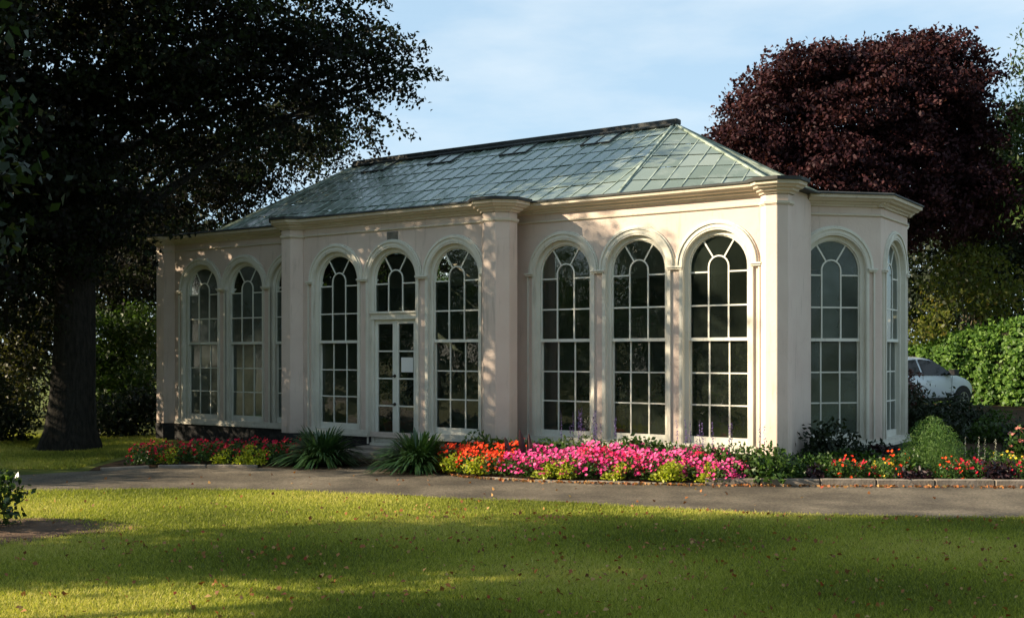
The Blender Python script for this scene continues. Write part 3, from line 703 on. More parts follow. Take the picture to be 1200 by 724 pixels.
# copper beech on the left
bl = [B(60, 60, 24, 120, 90), B(200, 20, 24, 130, 90), B(330, 0, 24.5, 90, 70), B(170, 130, 25, 110, 70), B(280, 110, 25.5, 100, 60), B(370, 70, 26, 75, 55), B(430, 85, 26.5, 45, 50),
      B(455, 90, 26.5, 32, 32), B(60, 200, 23, 80, 75), B(100, 240, 23.5, 55, 60), B(30, 300, 24, 60, 50), B(390, 130, 28, 50, 40), B(180, -50, 23, 150, 60, 3), B(0, -80, 22, 120, 90, 3)]
bl += [B(200, 210, 31, 95, 55), B(300, 175, 32, 85, 45), B(350, 150, 32, 60, 45), B(230, 250, 33, 70, 30), B(270, 225, 32, 50, 30)]
bl += [(-11.5, 20, 5.2, 2, 1.5, 1.7), (-10.8, 19.0, 8.4, 1.9, 1.3, 1.6), (-12, 21.2, 7.2, 2.4, 1.8, 2.1), (-10.8, 21.8, 4.0, 1.7, 1.3, 1.3), (-12.5, 18.0, 9.6, 2.2, 1.0, 1.3), (-14, 19.5, 6.5, 2.2, 1.6, 2.4)]  # boughs added past the left edge to shade the bay walls
bl += [(-11.5, 20.8, 8.3, 1.7, 1.7, 1.4), (-12.5, 23.6, 7.5, 1.7, 1.9, 1.4)]
bl += [(-14.5, 22.5, 6.5, 2.5, 2.2, 2.6), (-15, 25.5, 6, 2.5, 2, 2.5), (-13.5, 26.5, 4.2, 2.0, 1.6, 1.6)]
bl += [(-13.2, 24.6, 5.8, 2.2, 1.8, 1.9), (-13.5, 23, 9.0, 2, 1.6, 1.6)]
bl += [B(100, 330, 31, 60, 40), B(150, 300, 31, 50, 36), B(10, 180, 22, 60, 70), B(10, 380, 24.5, 40, 40), B(70, 130, 23, 80, 70), B(150, 60, 23.5, 90, 60)]
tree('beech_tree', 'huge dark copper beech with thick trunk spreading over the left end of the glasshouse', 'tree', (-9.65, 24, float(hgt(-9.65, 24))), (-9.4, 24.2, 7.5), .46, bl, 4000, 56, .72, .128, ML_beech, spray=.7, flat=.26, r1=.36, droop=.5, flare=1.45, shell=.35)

# shading trees outside the frame on the left (they throw the long shadow over the lawn)
tree('park_tree', 'broad dim green tree at the left edge with leaves hanging into the upper corner', 'tree', (-13.5, 10.2, 0), (-13.3, 10.2, 6), .32,
     [(-13.5, 10.0, 6.6, 4.2, 2.0, 2.6), (-10.5, 10.0, 5.0, 2.6, 1.5, 1.9), (-7.9, 10.2, 5.0, 1.9, 1.4, 1.5), (-6.3, 10.8, 4.8, 1.3, 1.0, 1.2), (-5.6, 11.0, 3.8, .75, .7, .9), (-15, 9.3, 9.0, 3.0, 1.8, 2.0), (-12, 9.8, 3.4, 2.4, 1.5, 1.2)], 1900, 30, .5, .13, ML_near, droop=.5, flat=.5, shell=.2)
tree('park_tree', 'tall green tree beyond the left edge of the lawn', 'tree', (-16.5, 6.2, 0), (-16.5, 6.2, 9), .35,
     [(-16.5, 6.2, 10.5, 3.4, 1.9, 2.9), (-15, 6.4, 8.2, 2.2, 1.5, 1.5), (-18, 6.0, 9.8, 2.2, 1.8, 2.0), (-18, 6.6, 13, 2.6, 1.6, 2.2), (-15.5, 8.6, 10, 2.4, 1.2, 2.0)], 900, 28, .6, .18, ML_mid, droop=.4, shell=.2)
# unseen park trees added behind and beside the viewer for the window glass to mirror
spot = [(-33, 6), (-40, -3), (-52, 13), (-60, -3), (-68, 9), (-72, -10), (-58, -18), (-27, -7), (-62, 3), (-36, -14), (-28, -20), (-16, -26), (-4, -24), (9, -27), (22, -22), (34, -14), (-54, -14), (-40, -26), (2, -38), (30, -34)]
tree('park_tree', 'low spreading tree added left of the path for shade, outside the frame', 'tree', (-18, 16.9, 0), (-18, 16.9, 3), .2, [(-18, 16.9, 4.0, 2.6, 1.3, 1.5), (-20, 16.8, 5.0, 2.2, 1.4, 1.6), (-16.3, 17.0, 3.2, 1.5, 1.0, 1.0), (-18, 19.3, 4.2, 2.6, 1.6, 1.7), (-20.5, 21, 5.6, 2.6, 1.9, 1.9), (-17, 21.5, 3.6, 1.6, 1.3, 1.3), (-20, 20.5, 3, 2.5, 2.2, 1.4), (-19, 24, 3.5, 2.4, 1.8, 1.7), (-17, 19, 2.2, 1.2, 1.5, .9)], 1200, 24, .5, .15, ML_mid, shell=.2)  # unseen tree added to shade the left of the path and the mound
tree('park_tree', 'tall tree added behind the viewer to darken the near lawn, outside the picture', 'tree', (4, -5, 0), (3.5, -3.5, 10), .4, [(0, 3.5, 12, 5.5, 4.2, 2.8), (-7, 1.5, 12, 4.5, 4, 2.6), (6.5, 4, 12, 5, 4.5, 2.8), (2, -3, 13, 5, 4, 3)], 900, 28, .8, .22, ML_mid, shell=.3)  # unseen crown added to keep skylight off the near lawn
t0 = tree('unseen_park_tree', 'round green tree added behind the viewer for the window reflections, outside the picture', 'tree', (0, 0, 0), (0, 0, 6), .3, [(0, 0, 7, 4.6, 4.6, 4.2), (2, 1, 5, 3.4, 3.2, 2.6), (-2.4, -1, 4.6, 3, 3, 2.6), (0, 0, 2.2, 3.8, 3.8, 2)], 420, 22, .9, .30, ML_mid, group='trees added behind the viewer', limbs=False)
for i, (x, y) in enumerate(spot):
    if i == 0: o = t0
    else:
        o = t0.copy(); COL.objects.link(o)
        for ch in t0.children: c = ch.copy(); COL.objects.link(c); c.parent = o
    o.location = (x, y, 0); o.rotation_euler.z = i*1.7; s = .66 if i == 0 else random.uniform(.9, 1.25); o.scale = (s*1.2, s*1.2, s)

# trees and shrubs behind the beech
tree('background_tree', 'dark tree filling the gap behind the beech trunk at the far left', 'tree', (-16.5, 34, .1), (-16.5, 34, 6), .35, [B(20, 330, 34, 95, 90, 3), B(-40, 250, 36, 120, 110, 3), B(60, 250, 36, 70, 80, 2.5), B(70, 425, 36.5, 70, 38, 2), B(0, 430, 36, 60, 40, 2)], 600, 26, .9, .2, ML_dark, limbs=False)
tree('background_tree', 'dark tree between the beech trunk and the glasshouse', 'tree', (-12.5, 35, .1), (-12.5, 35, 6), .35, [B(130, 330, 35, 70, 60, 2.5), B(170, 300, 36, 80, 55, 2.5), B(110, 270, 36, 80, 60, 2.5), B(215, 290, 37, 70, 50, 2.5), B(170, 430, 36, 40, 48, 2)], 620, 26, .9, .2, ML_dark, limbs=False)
tree('leafy_shrub', 'sunlit green shrub between the beech trunk and the glasshouse', 'shrub', (-10.9, 29.5, .05), (-10.9, 29.5, 1.6), .08, [B(130, 400, 29.5, 34, 42, .9), B(165, 390, 30, 26, 40, .8), B(150, 460, 29.3, 42, 42, .9), B(110, 430, 29.3, 18, 40, .6)], 420, 20, .42, .13, ML_mid, bark=M_greybark, shell=.3)
tree('leafy_shrub', 'low dark shrub at the foot of the sunlit one', 'shrub', (-10.4, 27.6, .05), (-10.4, 27.6, .7), .06, [B(128, 490, 27.6, 36, 28, .8), B(165, 480, 27.8, 26, 34, .7)], 160, 20, .4, .12, ML_dark, bark=M_greybark, shell=.3)
tree('leafy_shrub', 'olive shrub left of the beech trunk', 'shrub', (-14.0, 31, .1), (-14.0, 31, 1.6), .08, [B(20, 420, 31, 34, 30, .9), B(40, 380, 31.5, 22, 34, .8), B(8, 470, 30, 36, 42, .9)], 330, 20, .45, .13, leafmat('olive_leaf', [(.02, .024, .008), (.05, .045, .012), (.07, .07, .02)], .3), bark=M_greybark, shell=.3)
tree('leafy_shrub', 'dark shrub at the left edge beside the path', 'shrub', (-11.9, 25.6, .1), (-11.9, 25.6, .9), .06, [B(8, 505, 25.6, 26, 32, .7), B(-12, 470, 26, 30, 50, .8)], 200, 20, .38, .11, ML_dark, bark=M_greybark, shell=.3)
tree('leafy_bush', 'small dark bush with bright lime tips at the lower left edge', 'bush', (-6.32, 13.1, 0), (-6.32, 13.1, .3), .03, [(-6.32, 13.1, .36, .5, .5, .38)], 100, 16, .2, .085, leafmat('bush_leaf', [(.012, .025, .008), (.02, .045, .01), (.03, .06, .015), (.22, .30, .04)], .3, .3, .5), bark=M_greybark, shell=.3)

# right side: maple, conifer, evergreens, yellow tree, hedge
ml = [B(1010, 125, 34, 105, 55), B(930, 150, 33, 60, 52), B(1080, 110, 34.5, 58, 52), B(1100, 175, 35, 50, 70), B(960, 205, 33, 85, 48), B(1060, 215, 34, 85, 66)]
ml += [B(px, py, 33.5+.5*math.sin(px), r_, r_*.8, 1.3) for px, py, r_ in ((858, 160, 15), (872, 150, 22), (880, 125, 20), (898, 100, 20), (915, 82, 18), (935, 72, 20), (960, 68, 18), (985, 74, 22), (1010, 70, 18), (1035, 62, 20), (1062, 55, 20), (1090, 50, 20), (1106, 58, 20), (1126, 78, 20), (1136, 105, 16), (1132, 135, 20), (1140, 170, 18), (870, 185, 18), (848, 158, 8), (900, 205, 26), (1160, 210, 20), (1150, 250, 24))]
tree('maple_tree', 'tall round crowned maroon leaved maple behind the right end of the glasshouse', 'tree', (11.6, 34.4, .5), (11.6, 34.4, 7.2), .40, ml, 2500, 52, .58, .135, ML_maple, spray=.55, flat=.5, shell=.42)
def conifer(name, label, x, y, z, h, r, lm, n, low=.08):
    t = empty(name, (x, y, z), label=label, cat='tree'); m = MB(); m.tube([(0, 0, -.2), (0, 0, h*.97)], [.22, .02], 8)
    C = []; 
    for i in range(n):
        f = rng.random()**.75; zz = h*(low+(1-low)*f); R_ = r*(1-f)**.8*rng.uniform(.75, 1.12)+.1; a = rng.uniform(0, 6.283); k = int(16+46*(1-f))
        q = rng.random(k)**.6; sw = rng.normal(size=(k, 3))*np.array([.13, .13, .07])*(1.2-f*.4)
        C.append(np.stack([np.cos(a)*R_*q, np.sin(a)*R_*q, zz+.12*R_*q-.34*R_*q**2+0*q], 1)+sw*(0.6+q[:, None]))
        if i % 5 == 0: m.tube([(0, 0, zz), (math.cos(a)*R_*.8, math.sin(a)*R_*.8, zz-.1*R_)], [.03, .008], 4)
    m.build('trunk', M_bark, t); leaves('crown', np.concatenate(C), .17, lm, t, droop=1.0, aspect=.35)
conifer('conifer_tree', 'light green conifer at the right edge of the picture behind the maple', 17.4, 33.2, .5, 15.5, 3.9, ML_con, 1000, .38)
conifer('conifer_tree', 'dark conifer standing under the maple crown above the hedge', 17.6, 40, .5, 9.5, 4.4, ML_dark, 520)
conifer('conifer_tree', 'dark conifer close to the right corner of the glasshouse', 13.8, 41, .5, 8.4, 4.0, ML_dark, 520)
tree('background_tree', 'dark evergreen mass between the maple and the right edge', 'tree', (16, 38, .5), (16, 38, 6), .3, [B(1150, 260, 38, 80, 90, 3), B(1200, 220, 38, 60, 100, 3), B(1100, 330, 39, 70, 60, 2.5), B(1190, 340, 39, 70, 60, 2.5)], 800, 26, .9, .2, ML_dark, limbs=False)
yt = [B(1120, 325, 33.8, 34, 34, 1.2), B(1150, 345, 33.8, 38, 33, 1.2), B(1095, 368, 33.6, 26, 28, 1.0), B(1160, 300, 34, 20, 20, 1), B(1185, 345, 33.6, 20, 38, 1.2), B(1130, 296, 33.6, 13, 18, .7), B(1080, 390, 33.6, 20, 18, .9)]
tree('ornamental_tree', 'loose yellow green small tree above the hedge beside the glasshouse', 'tree', (14.0, 34.6, .5), (14.0, 34.4, 3.2), .10, yt, 300, 14, .42, .14, ML_yel, bark=M_greybark, shell=.25, droop=.6)
# laurel hedge: sloping block of leaves on a twiggy core
hd = empty('laurel_hedge', (13.5, 30.8, .5), label='glossy bright green laurel hedge behind the parked white car', cat='hedge')
n = 60000; u = rng.random(n); w_ = rng.random(n)
hx0, hy0, hx1, hy1 = 10.3, 35.4, 16.3, 29.4
top_ = lambda u: 1.72+1.72*u-.08*np.sin(u*9)+.05*np.sin(u*31)
X0 = hx0+(hx1-hx0)*u; Y0 = hy0+(hy1-hy0)*u
side = rng.random(n) < .72
Z = np.where(side, .45+.1*u+w_**.9*(top_(u)-.5), top_(u)-.05)
bul = .16*np.sin(u*23+Z*2.1)*np.cos(Z*3.3)+.10*np.sin(u*57+1)+rng.normal(size=n)*.07
off_ = np.where(side, bul-.25*np.clip((Z-top_(u)+.5)/.5, 0, 1)**2, -.1-rng.random(n)*1.4)
Z = Z+np.where(side, 0, rng.normal(size=n)*.07+.08*np.sin(u*40+off_*5))
nx_, ny_ = -.707, -.707
off_ += np.where(side & (np.sin(u*71+Z*9)*np.sin(Z*13-u*37) > .55), -.32, 0)+np.where(rng.random(n) < .03, .16, 0); Z = Z+np.where(~side & (rng.random(n) < .06), rng.random(n)*.28, 0)
Cc = np.stack([X0+nx_*off_, Y0+ny_*off_, Z], 1)-np.array([13.5, 30.8, .5])
nm_ = np.where(side[:, None], np.array([-.6, -.6, .45]), np.array([-.1, -.1, 1.0]))
leaves('foliage', Cc, .14, ML_laurel, hd, nrm=nm_, droop=.5, aspect=.55, fold=.15)
m = MB(); k = 24
for i in range(k+1):
    uu = i/k; x, y = hx0+(hx1-hx0)*uu, hy0+(hy1-hy0)*uu; tz = 1.65+1.9*uu
    m.v += [(x-13.5+.1, y-30.8+.1, -.2), (x-13.5+.1, y-30.8+.1, tz-.65), (x-13.5+1.1, y-30.8+1.1, tz-.65), (x-13.5+1.1, y-30.8+1.1, -.2)]
for i in range(k): a = 4*i; m.f += [(a, a+4, a+5, a+1), (a+1, a+5, a+6, a+2), (a+2, a+6, a+7, a+3)]
m.build('branches', mat('hedge_twigs', (.012, .014, .008), 1, (.03, .025, .015), 12, 1, 30), hd)

# ------------------------------------------------------------------ parked car
def lerp(a, b, t): return a+(b-a)*t
car = empty('parked_car', (9.2, 29.3, .53), R(33), label='white hatchback parked by the laurel hedge, half hidden by the glasshouse', cat='car')
# stations: x, zbottom, zbelt, ztop, half width at belt, half width at top (x forward, front at 3.95)
ST = [(0, .42, .75, .80, .62, .55), (.08, .30, .86, 1.02, .74, .60), (.35, .24, .93, 1.30, .81, .60), (.8, .22, .93, 1.43, .84, .60), (1.4, .20, .92, 1.48, .85, .61), (2.0, .20, .91, 1.46, .85, .60), (2.35, .20, .90, 1.38, .85, .58), (2.7, .20, .90, 1.18, .84, .60), (3.0, .20, .91, .99, .83, .66), (3.3, .22, .87, .92, .82, .68), (3.6, .24, .78, .83, .79, .64), (3.82, .28, .66, .71, .70, .56), (3.94, .34, .52, .56, .56, .46)]
body = MB(); ringn = 12
for x, zb, zl, zt, wl, wt in ST:
    body.v += [(x, -wl*.9, zb), (x, -wl*1.0, lerp(zb, zl, .3)), (x, -wl*1.02, lerp(zb, zl, .7)), (x, -wl, zl), (x, -lerp(wl, wt, .9), lerp(zl, zt, .85)), (x, -wt*.8, zt),
               (x, wt*.8, zt), (x, lerp(wl, wt, .9), lerp(zl, zt, .85)), (x, wl, zl), (x, wl*1.02, lerp(zb, zl, .7)), (x, wl, lerp(zb, zl, .3)), (x, wl*.9, zb)]
for i in range(len(ST)-1):
    for j in range(ringn):
        a = i*ringn+j; b = i*ringn+(j+1) % ringn; body.f.append((a, a+ringn, b+ringn, b))
body.f.append(tuple(range(ringn))); body.f.append(tuple(reversed(range((len(ST)-1)*ringn, len(ST)*ringn))))
bo = body.build('body', M_carpaint, car, smooth=True)
sb = bo.modifiers.new('s', 'SUBSURF'); sb.levels = 2; sb.render_levels = 2
# wheel wells cut out with boolean discs
def sidepoly(name, pts, m_, par, yoff=.012):
    for s in (-1, 1):
        q = MB(); q.add([(x, s*(lerp(.855, .60, min(1, max(0, (z-.92)/.53)))*.985+yoff), z) for x, z in pts], [tuple(range(len(pts)))]); q.build(name, m_, par)
sidepoly('side_window', [(1.50, .96), (1.50, 1.375), (1.62, 1.385), (2.06, 1.345), (2.32, 1.25), (2.62, 1.06), (2.74, .955)], M_carglass, car)
sidepoly('side_window', [(.55, .98), (.62, 1.23), (.9, 1.35), (1.43, 1.385), (1.43, .96)], M_carglass, car)
q = MB(); q.add([(2.20, -.50, 1.415), (2.20, .50, 1.415), (2.93, .60, 1.025), (2.93, -.60, 1.025)], [(0, 1, 2, 3)]); q.build('windscreen', M_carglass, car)
sidepoly('door_seam', [(1.46, .32), (1.46, .95), (1.475, .95), (1.475, .32)], M_blackplastic, car, .016)
sidepoly('door_seam', [(2.62, .32), (2.70, .93), (2.715, .93), (2.635, .32)], M_blackplastic, car, .016)
sidepoly('bumper_strip', [(.95, .30), (.95, .36), (2.75, .36), (2.75, .30)], M_blackplastic, car, .02)
for s in (-1, 1):
    for wx in (.68, 3.17):
        t_ = MB(); A = [(wx+.36*math.cos(a), .30+.37*math.sin(a)) for a in np.linspace(-.1, math.pi+.1, 18)]
        t_.add([(x, s*.868, z) for x, z in A]+[(x, s*.70, z) for x, z in A], [tuple(range(18)), tuple(range(35, 17, -1))]+[(i, i+1, 19+i, 18+i) for i in range(17)]); t_.build('wheel_arch', M_blackplastic, car)
        w = MB(); prof = [(.19, .70), (.27, .705), (.295, .73), (.30, .78), (.295, .86), (.27, .885), (.19, .885)]
        for r_, y in prof:
            for j in range(24): a = 2*math.pi*j/24; w.v.append((wx+r_*math.cos(a), s*y, .30+r_*math.sin(a)))
        for i in range(len(prof)-1):
            for j in range(24): a = i*24+j; b = i*24+(j+1) % 24; w.f.append((a, b, b+24, a+24))
        wo = w.build('wheel', M_rubber, car, smooth=True)
        r2 = MB()
        for r0, r1, y0, y1 in ((.175, .195, .86, .888),):
            for j in range(24):
                a = 2*math.pi*j/24; b = 2*math.pi*(j+1)/24
                q = [(wx+r0*math.cos(a), s*y1, .3+r0*math.sin(a)), (wx+r1*math.cos(a), s*y1, .3+r1*math.sin(a)), (wx+r1*math.cos(b), s*y1, .3+r1*math.sin(b)), (wx+r0*math.cos(b), s*y1, .3+r0*math.sin(b))]
                r2.add(q, [(0, 1, 2, 3)])
        for j in range(5):
            a = 2*math.pi*j/5+.3; r2.beam((wx, s*.875, .3), (wx+.18*math.cos(a), s*.88, .3+.18*math.sin(a)), .05, .02, up=(0, 1, 0))
        r2.tube([(wx, s*.86, .3), (wx, s*.892, .3)], .045, 12); r2.build('rim', M_alloy, wo)
    mr = MB(); mr.box(2.46, 2.66, s*.90, s*1.10, .95, 1.11); mr.box(2.56, 2.62, s*.80, s*.94, .985, 1.02); mr.build('wing_mirror', M_blackplastic, car, bevel=.02)
    hl = MB(); hl.add([(3.60, s*.725, .70), (3.86, s*.57, .64), (3.93, s*.50, .52), (3.72, s*.735, .56)], [(0, 1, 2, 3)]); hl.build('headlight', M_carglass, car)
    dh = MB(); dh.box(1.62, 1.78, s*.868, s*.89, .80, .83); dh.build('door_handle', M_carpaint, car)
gr = MB(); gr.add([(3.955, -.4, .40), (3.955, .4, .40), (3.94, .42, .50), (3.94, -.42, .50)], [(0, 1, 2, 3)]); gr.build('grille', M_blackplastic, car)

# ------------------------------------------------------------------ border plants
def blade_clump(n, L_, w, droop_, spread, seg=4, zig=0):
    """strap leaves arching from one base; returns MB"""
    m = MB()
    for i in range(n):
        a = rng.uniform(0, 2*math.pi); el = rng.uniform(.35, 1.35)*spread; ln = L_*rng.uniform(.65, 1.1); ww = w*rng.uniform(.7, 1.15)
        d = Vector((math.cos(a), math.sin(a), 0)); s = Vector((-math.sin(a), math.cos(a), 0)); p = d*rng.uniform(0, .14)*L_; up_ = math.cos(min(el, 1.4)); ou = math.sin(min(el, 1.4)); b = len(m.v)
        for k in range(seg+1):
            t = k/seg; q = p+d*(ou*ln*t)+Vector((0, 0, up_*ln*t-droop_*ln*t*t*(.4+ou))); wd = ww*(1-t)**.6*(.6+t) if k < seg else 0
            q.z = max(q.z, .01)
            m.v += [tuple(q-s*wd/2+Vector((0, 0, .2*wd))), tuple(q+s*wd/2)]
        for k in range(seg): c = b+2*k; m.f.append((c, c+1, c+3, c+2))
    return m
def setrnd(me):
    a = me.attributes.new('rnd', 'FLOAT', 'FACE'); n = len(me.polygons); r_ = np.repeat(rng.random(n//4+1), 4)[:n].astype(np.float32); a.data.foreach_set('value', r_)
ML_aga = leafmat('strap_leaf', [(.015, .04, .012), (.03, .07, .022), (.05, .10, .035)], .2, .32, .5)
for (px, py, w_px, lab, n) in ((378, 549, 36, 'shaded clump of dark strap leaves left of the door step', 330), (490, 556, 42, 'sunlit arching clump of strap leaves right of the door step', 380)):
    x, y = gnd(px, py); y += .35; x = (px-CX)/FPX*y
    m = blade_clump(int(n*2.1), 1.12, .055, .52, .74, seg=7); t = empty('agapanthus_plant', (x, y, .03), label=lab, cat='plant')
    o = m.build('leaves', ML_aga, t); setrnd(o.data)

def meshleaves(C, size, mt, **k): return leaves('m', C, size, mt, 'mesh', **k)
def dome(n, rx, rz, shell=.6, zb=.03):
    d = rng.normal(size=(n, 3)); d[:, 2] = abs(d[:, 2]); d /= np.linalg.norm(d, axis=1)[:, None]; r = shell+(1-shell)*rng.random(n)
    return d*r[:, None]*np.array([rx, rx, rz])+np.array([0, 0, zb])
def flowers_mesh(C, size, mt, petals=5, face=(-.35, -.6, .7)):
    """each flower: a shallow cup of petals"""
    n = len(C); V = []; F = []; rn = []
    for c in C:
        f = Vector(face)+Vector(rng.normal(size=3))*.45; f.normalize(); u = f.cross(Vector((.2, .1, 1))).normalized(); w = f.cross(u); s = size*rng.uniform(.75, 1.2)/2; a0 = rng.uniform(0, 6.28); b = len(V); V.append(Vector(c))
        k = petals*2
        for i in range(k):
            a = a0+2*math.pi*i/k; r_ = s if i % 2 == 0 else s*.72; V.append(Vector(c)+(u*math.cos(a)+w*math.sin(a))*r_+f*(s*.28 if i % 2 == 0 else s*.1))
        q = rng.random()
        for i in range(k): F.append((b, b+1+i, b+1+(i+1) % k)); rn.append(min(1, max(0, q+rng.normal()*.08)))
    me = bpy.data.meshes.new('flowers'); me.from_pydata([tuple(v) for v in V], [], F); me.update(); a = me.attributes.new('rnd', 'FLOAT', 'FACE'); a.data.foreach_set('value', np.array(rn, np.float32)); me.materials.append(mt); return me
FM_pink = leafmat('pink_petal', [(.50, .015, .14), (.70, .035, .24), (.78, .09, .33), (.82, .20, .43)], .3, .6, .2)
FM_rose = leafmat('rose_red_petal', [(.6, .01, .06), (.75, .03, .13), (.7, .06, .2)], .3, .6, .2)
FM_orange = leafmat('orange_red_petal', [(.6, .02, .01), (.78, .05, .012), (.85, .11, .02)], .3, .6, .2)
FM_red = leafmat('crimson_petal', [(.30, .004, .016), (.46, .008, .03), (.52, .015, .06)], .25, .6, .2)
FM_yel = leafmat('yellow_petal', [(.75, .45, .02), (.8, .6, .04)], .3)
FM_white = leafmat('white_petal', [(.38, .38, .36), (.5, .48, .44)], .3)
FM_blue = leafmat('violet_petal', [(.07, .04, .16), (.12, .08, .26), (.19, .15, .36)], .3)
FM_salmon = leafmat('salmon_petal', [(.6, .16, .13), (.7, .25, .2)], .3)
ML_bed = leafmat('bedding_leaf', [(.02, .05, .01), (.04, .085, .016), (.07, .13, .025)], .3, .45)
ML_lime = leafmat('lime_leaf', [(.22, .27, .02), (.34, .38, .03), (.45, .46, .05)], .4, .5)
ML_red = leafmat('dark_purple_leaf', [(.010, .005, .008), (.028, .010, .016), (.045, .018, .022)], .15, .4, .45)
ML_grey = leafmat('sage_leaf', [(.05, .08, .035), (.09, .13, .055), (.13, .17, .08)], .3)
ML_fen = leafmat('feathery_leaf', [(.06, .12, .03), (.09, .17, .045), (.13, .21, .06)], .45, .6)
def variant(kind):
    if kind in ('pink', 'rose', 'orange', 'crimson'):
        fm, nf, rx, rz, fs = dict(pink=(FM_pink, 85, .29, .40, .062), rose=(FM_rose, 80, .28, .44, .06), orange=(FM_orange, 72, .28, .40, .06), crimson=(FM_red, 40, .30, .36, .055))[kind]
        C = dome(260, rx, rz-.02, .4); f = meshleaves(C, .065, ML_bed)
        Cf = dome(nf, rx, rz, .88, .05); Cf = Cf[Cf[:, 2] > .10]; return f, flowers_mesh(Cf, fs, fm)
    if kind == 'lime':
        C = dome(380, .22, .33, .1); C[:, 0] += .08*np.sin(C[:, 2]*14+rng.uniform(0, 6)); return meshleaves(C, .056, ML_lime), None
    if kind == 'purple': return meshleaves(dome(300, .26, .32, .3), .10, ML_red, aspect=.35, droop=.5), None
    if kind == 'green': return meshleaves(dome(420, .30, .45, .3), .07, ML_bed), None
    if kind == 'marigold': 
        Cf = dome(20, .28, .44, .93, .04); return meshleaves(dome(380, .29, .42, .35), .06, leafmat('fresh_leaf', [(.05, .11, .015), (.10, .18, .03), (.16, .24, .05)], .35)), flowers_mesh(Cf, .05, FM_yel)
    if kind == 'mixed': 
        Cf = dome(22, .28, .44, .93, .04); return meshleaves(dome(380, .29, .42, .35), .06, ML_bed), flowers_mesh(Cf, .055, FM_orange)
    if kind in ('salvia', 'lily', 'palesage'):
        pet = dict(salvia=FM_blue, lily=FM_white, palesage=FM_blue)[kind]; C = dome(330, .27, .44, .3); L_ = meshleaves(C, .075, ML_grey if kind != 'lily' else ML_bed, aspect=.4, droop=-.6)
        pts = []
        for i in range(5 if kind == 'salvia' else 3):
            x, y = rng.uniform(-.22, .22, 2); h = rng.uniform(.55, .82); 
            for z in np.arange(h-.22, h, .012): pts.append((x+rng.normal()*.008, y+rng.normal()*.008, z))
            for z in np.arange(.3, h-.22, .012): pts.append((x+rng.normal()*.003, y+rng.normal()*.003, z))
        pts = np.array(pts); return L_, meshleaves(pts, .026 if kind != 'lily' else .02, pet)
VAR = {k: [variant(k) for _ in range(3)] for k in ('pink', 'rose', 'orange', 'crimson', 'lime', 'purple', 'green', 'marigold', 'mixed', 'salvia', 'lily')}
NAMES = dict(pink=('petunia_plant', 'bright pink bedding plant', 'pink bedding plants along the path'), rose=('petunia_plant', 'deep rose red bedding plant', 'rose red bedding plants among the pink ones'),
             orange=('begonia_plant', 'orange red bedding plant', 'orange red bedding plants'), crimson=('begonia_plant', 'crimson bedding plant', 'crimson bedding plants'),
             lime=('lime_foliage_plant', 'small lime green foliage plant', 'lime green foliage plants'), purple=('purple_foliage_plant', 'dark purple leaved foliage plant', 'dark purple foliage plants'),
             green=('leafy_plant', 'bushy green leaved border plant', 'green border plants'), marigold=('marigold_plant', 'green plant with yellow flowers', 'yellow flowered plants'),
             mixed=('begonia_plant', 'green bedding plant dotted with scarlet flowers', 'scarlet dotted plants'), salvia=('salvia_plant', 'grey green sage with violet spikes', 'violet sages'), lily=('spire_plant', 'plant with white flower spikes', 'white spired plants'))
ORD = 'first second third fourth fifth sixth seventh eighth ninth tenth eleventh twelfth thirteenth fourteenth fifteenth sixteenth seventeenth eighteenth nineteenth twentieth'.split()
PL = []
def where(x, y):
    px = CX+FPX*x/y
    for a, b in ((185, 'left of the left end pier'), (265, 'under the leftmost window'), (350, 'under the second window'), (470, 'left of the doorstep'), (560, 'before window right of door'),
                 (625, 'before the middle pier'), (700, 'before the window right of middle pier'), (790, 'before middle window of right bay'), (880, 'before window left of right pier'), (930, 'before the right pier'), (1020, 'before the angled end window'), (1070, 'at the right corner'), (1140, 'beside the feathery bush'), (1300, 'near the right edge')):
        if px < a: return b
def plant(kind, x, y, sc=1, z=None, loc_lab=None):
    nm, lb, gp = NAMES[kind]; f, fl = random.choice(VAR[kind])
    t = empty(nm, (x, y, .04 if z is None else z), random.uniform(-.5, .5), cat='plant', group=gp)
    t.scale = (sc, sc, sc*random.uniform(.9, 1.1)); PL.append((kind, where(x, y), x/y, t))
    link_mesh('foliage', f, t)
    if fl: link_mesh('flowers', fl, t)['kind'] = 'stuff'
    return t
def X_at(px, Y): return (px-CX)/FPX*Y
# pink / orange front ribbon: three rows following the path edge
for row, (dy, n0) in enumerate(((.34, 0), (.66, 1), (1.0, 0), (1.34, 1))):
    px = 528+row*5+n0*14
    while px < 862-row*6:
        x = X_at(px, 17.9); y = float(backY(x))+dy+random.uniform(-.06, .06); x = X_at(px, y)
        if px < 588+row*9: k = 'orange'
        else: k = random.choice(['pink', 'pink', 'pink', 'rose']) if px > 620 else 'pink'
        if px > 585 and k == 'rose' and row > 1: k = 'pink'
        plant(k, x, y, random.uniform(.82, 1.02)*(1+.06*row)); px += 24+random.uniform(-3, 3)
for px in (520, 532, 560, 642, 656, 668, 724, 782, 790, 830):
    x = X_at(px, 17.8); y = float(backY(x))+.16; plant('lime', X_at(px, y), y, random.uniform(.85, 1.15))
plant('pink', X_at(846, 17.3), 17.38, .8); plant('pink', X_at(866, 17.4), 17.5, .8)
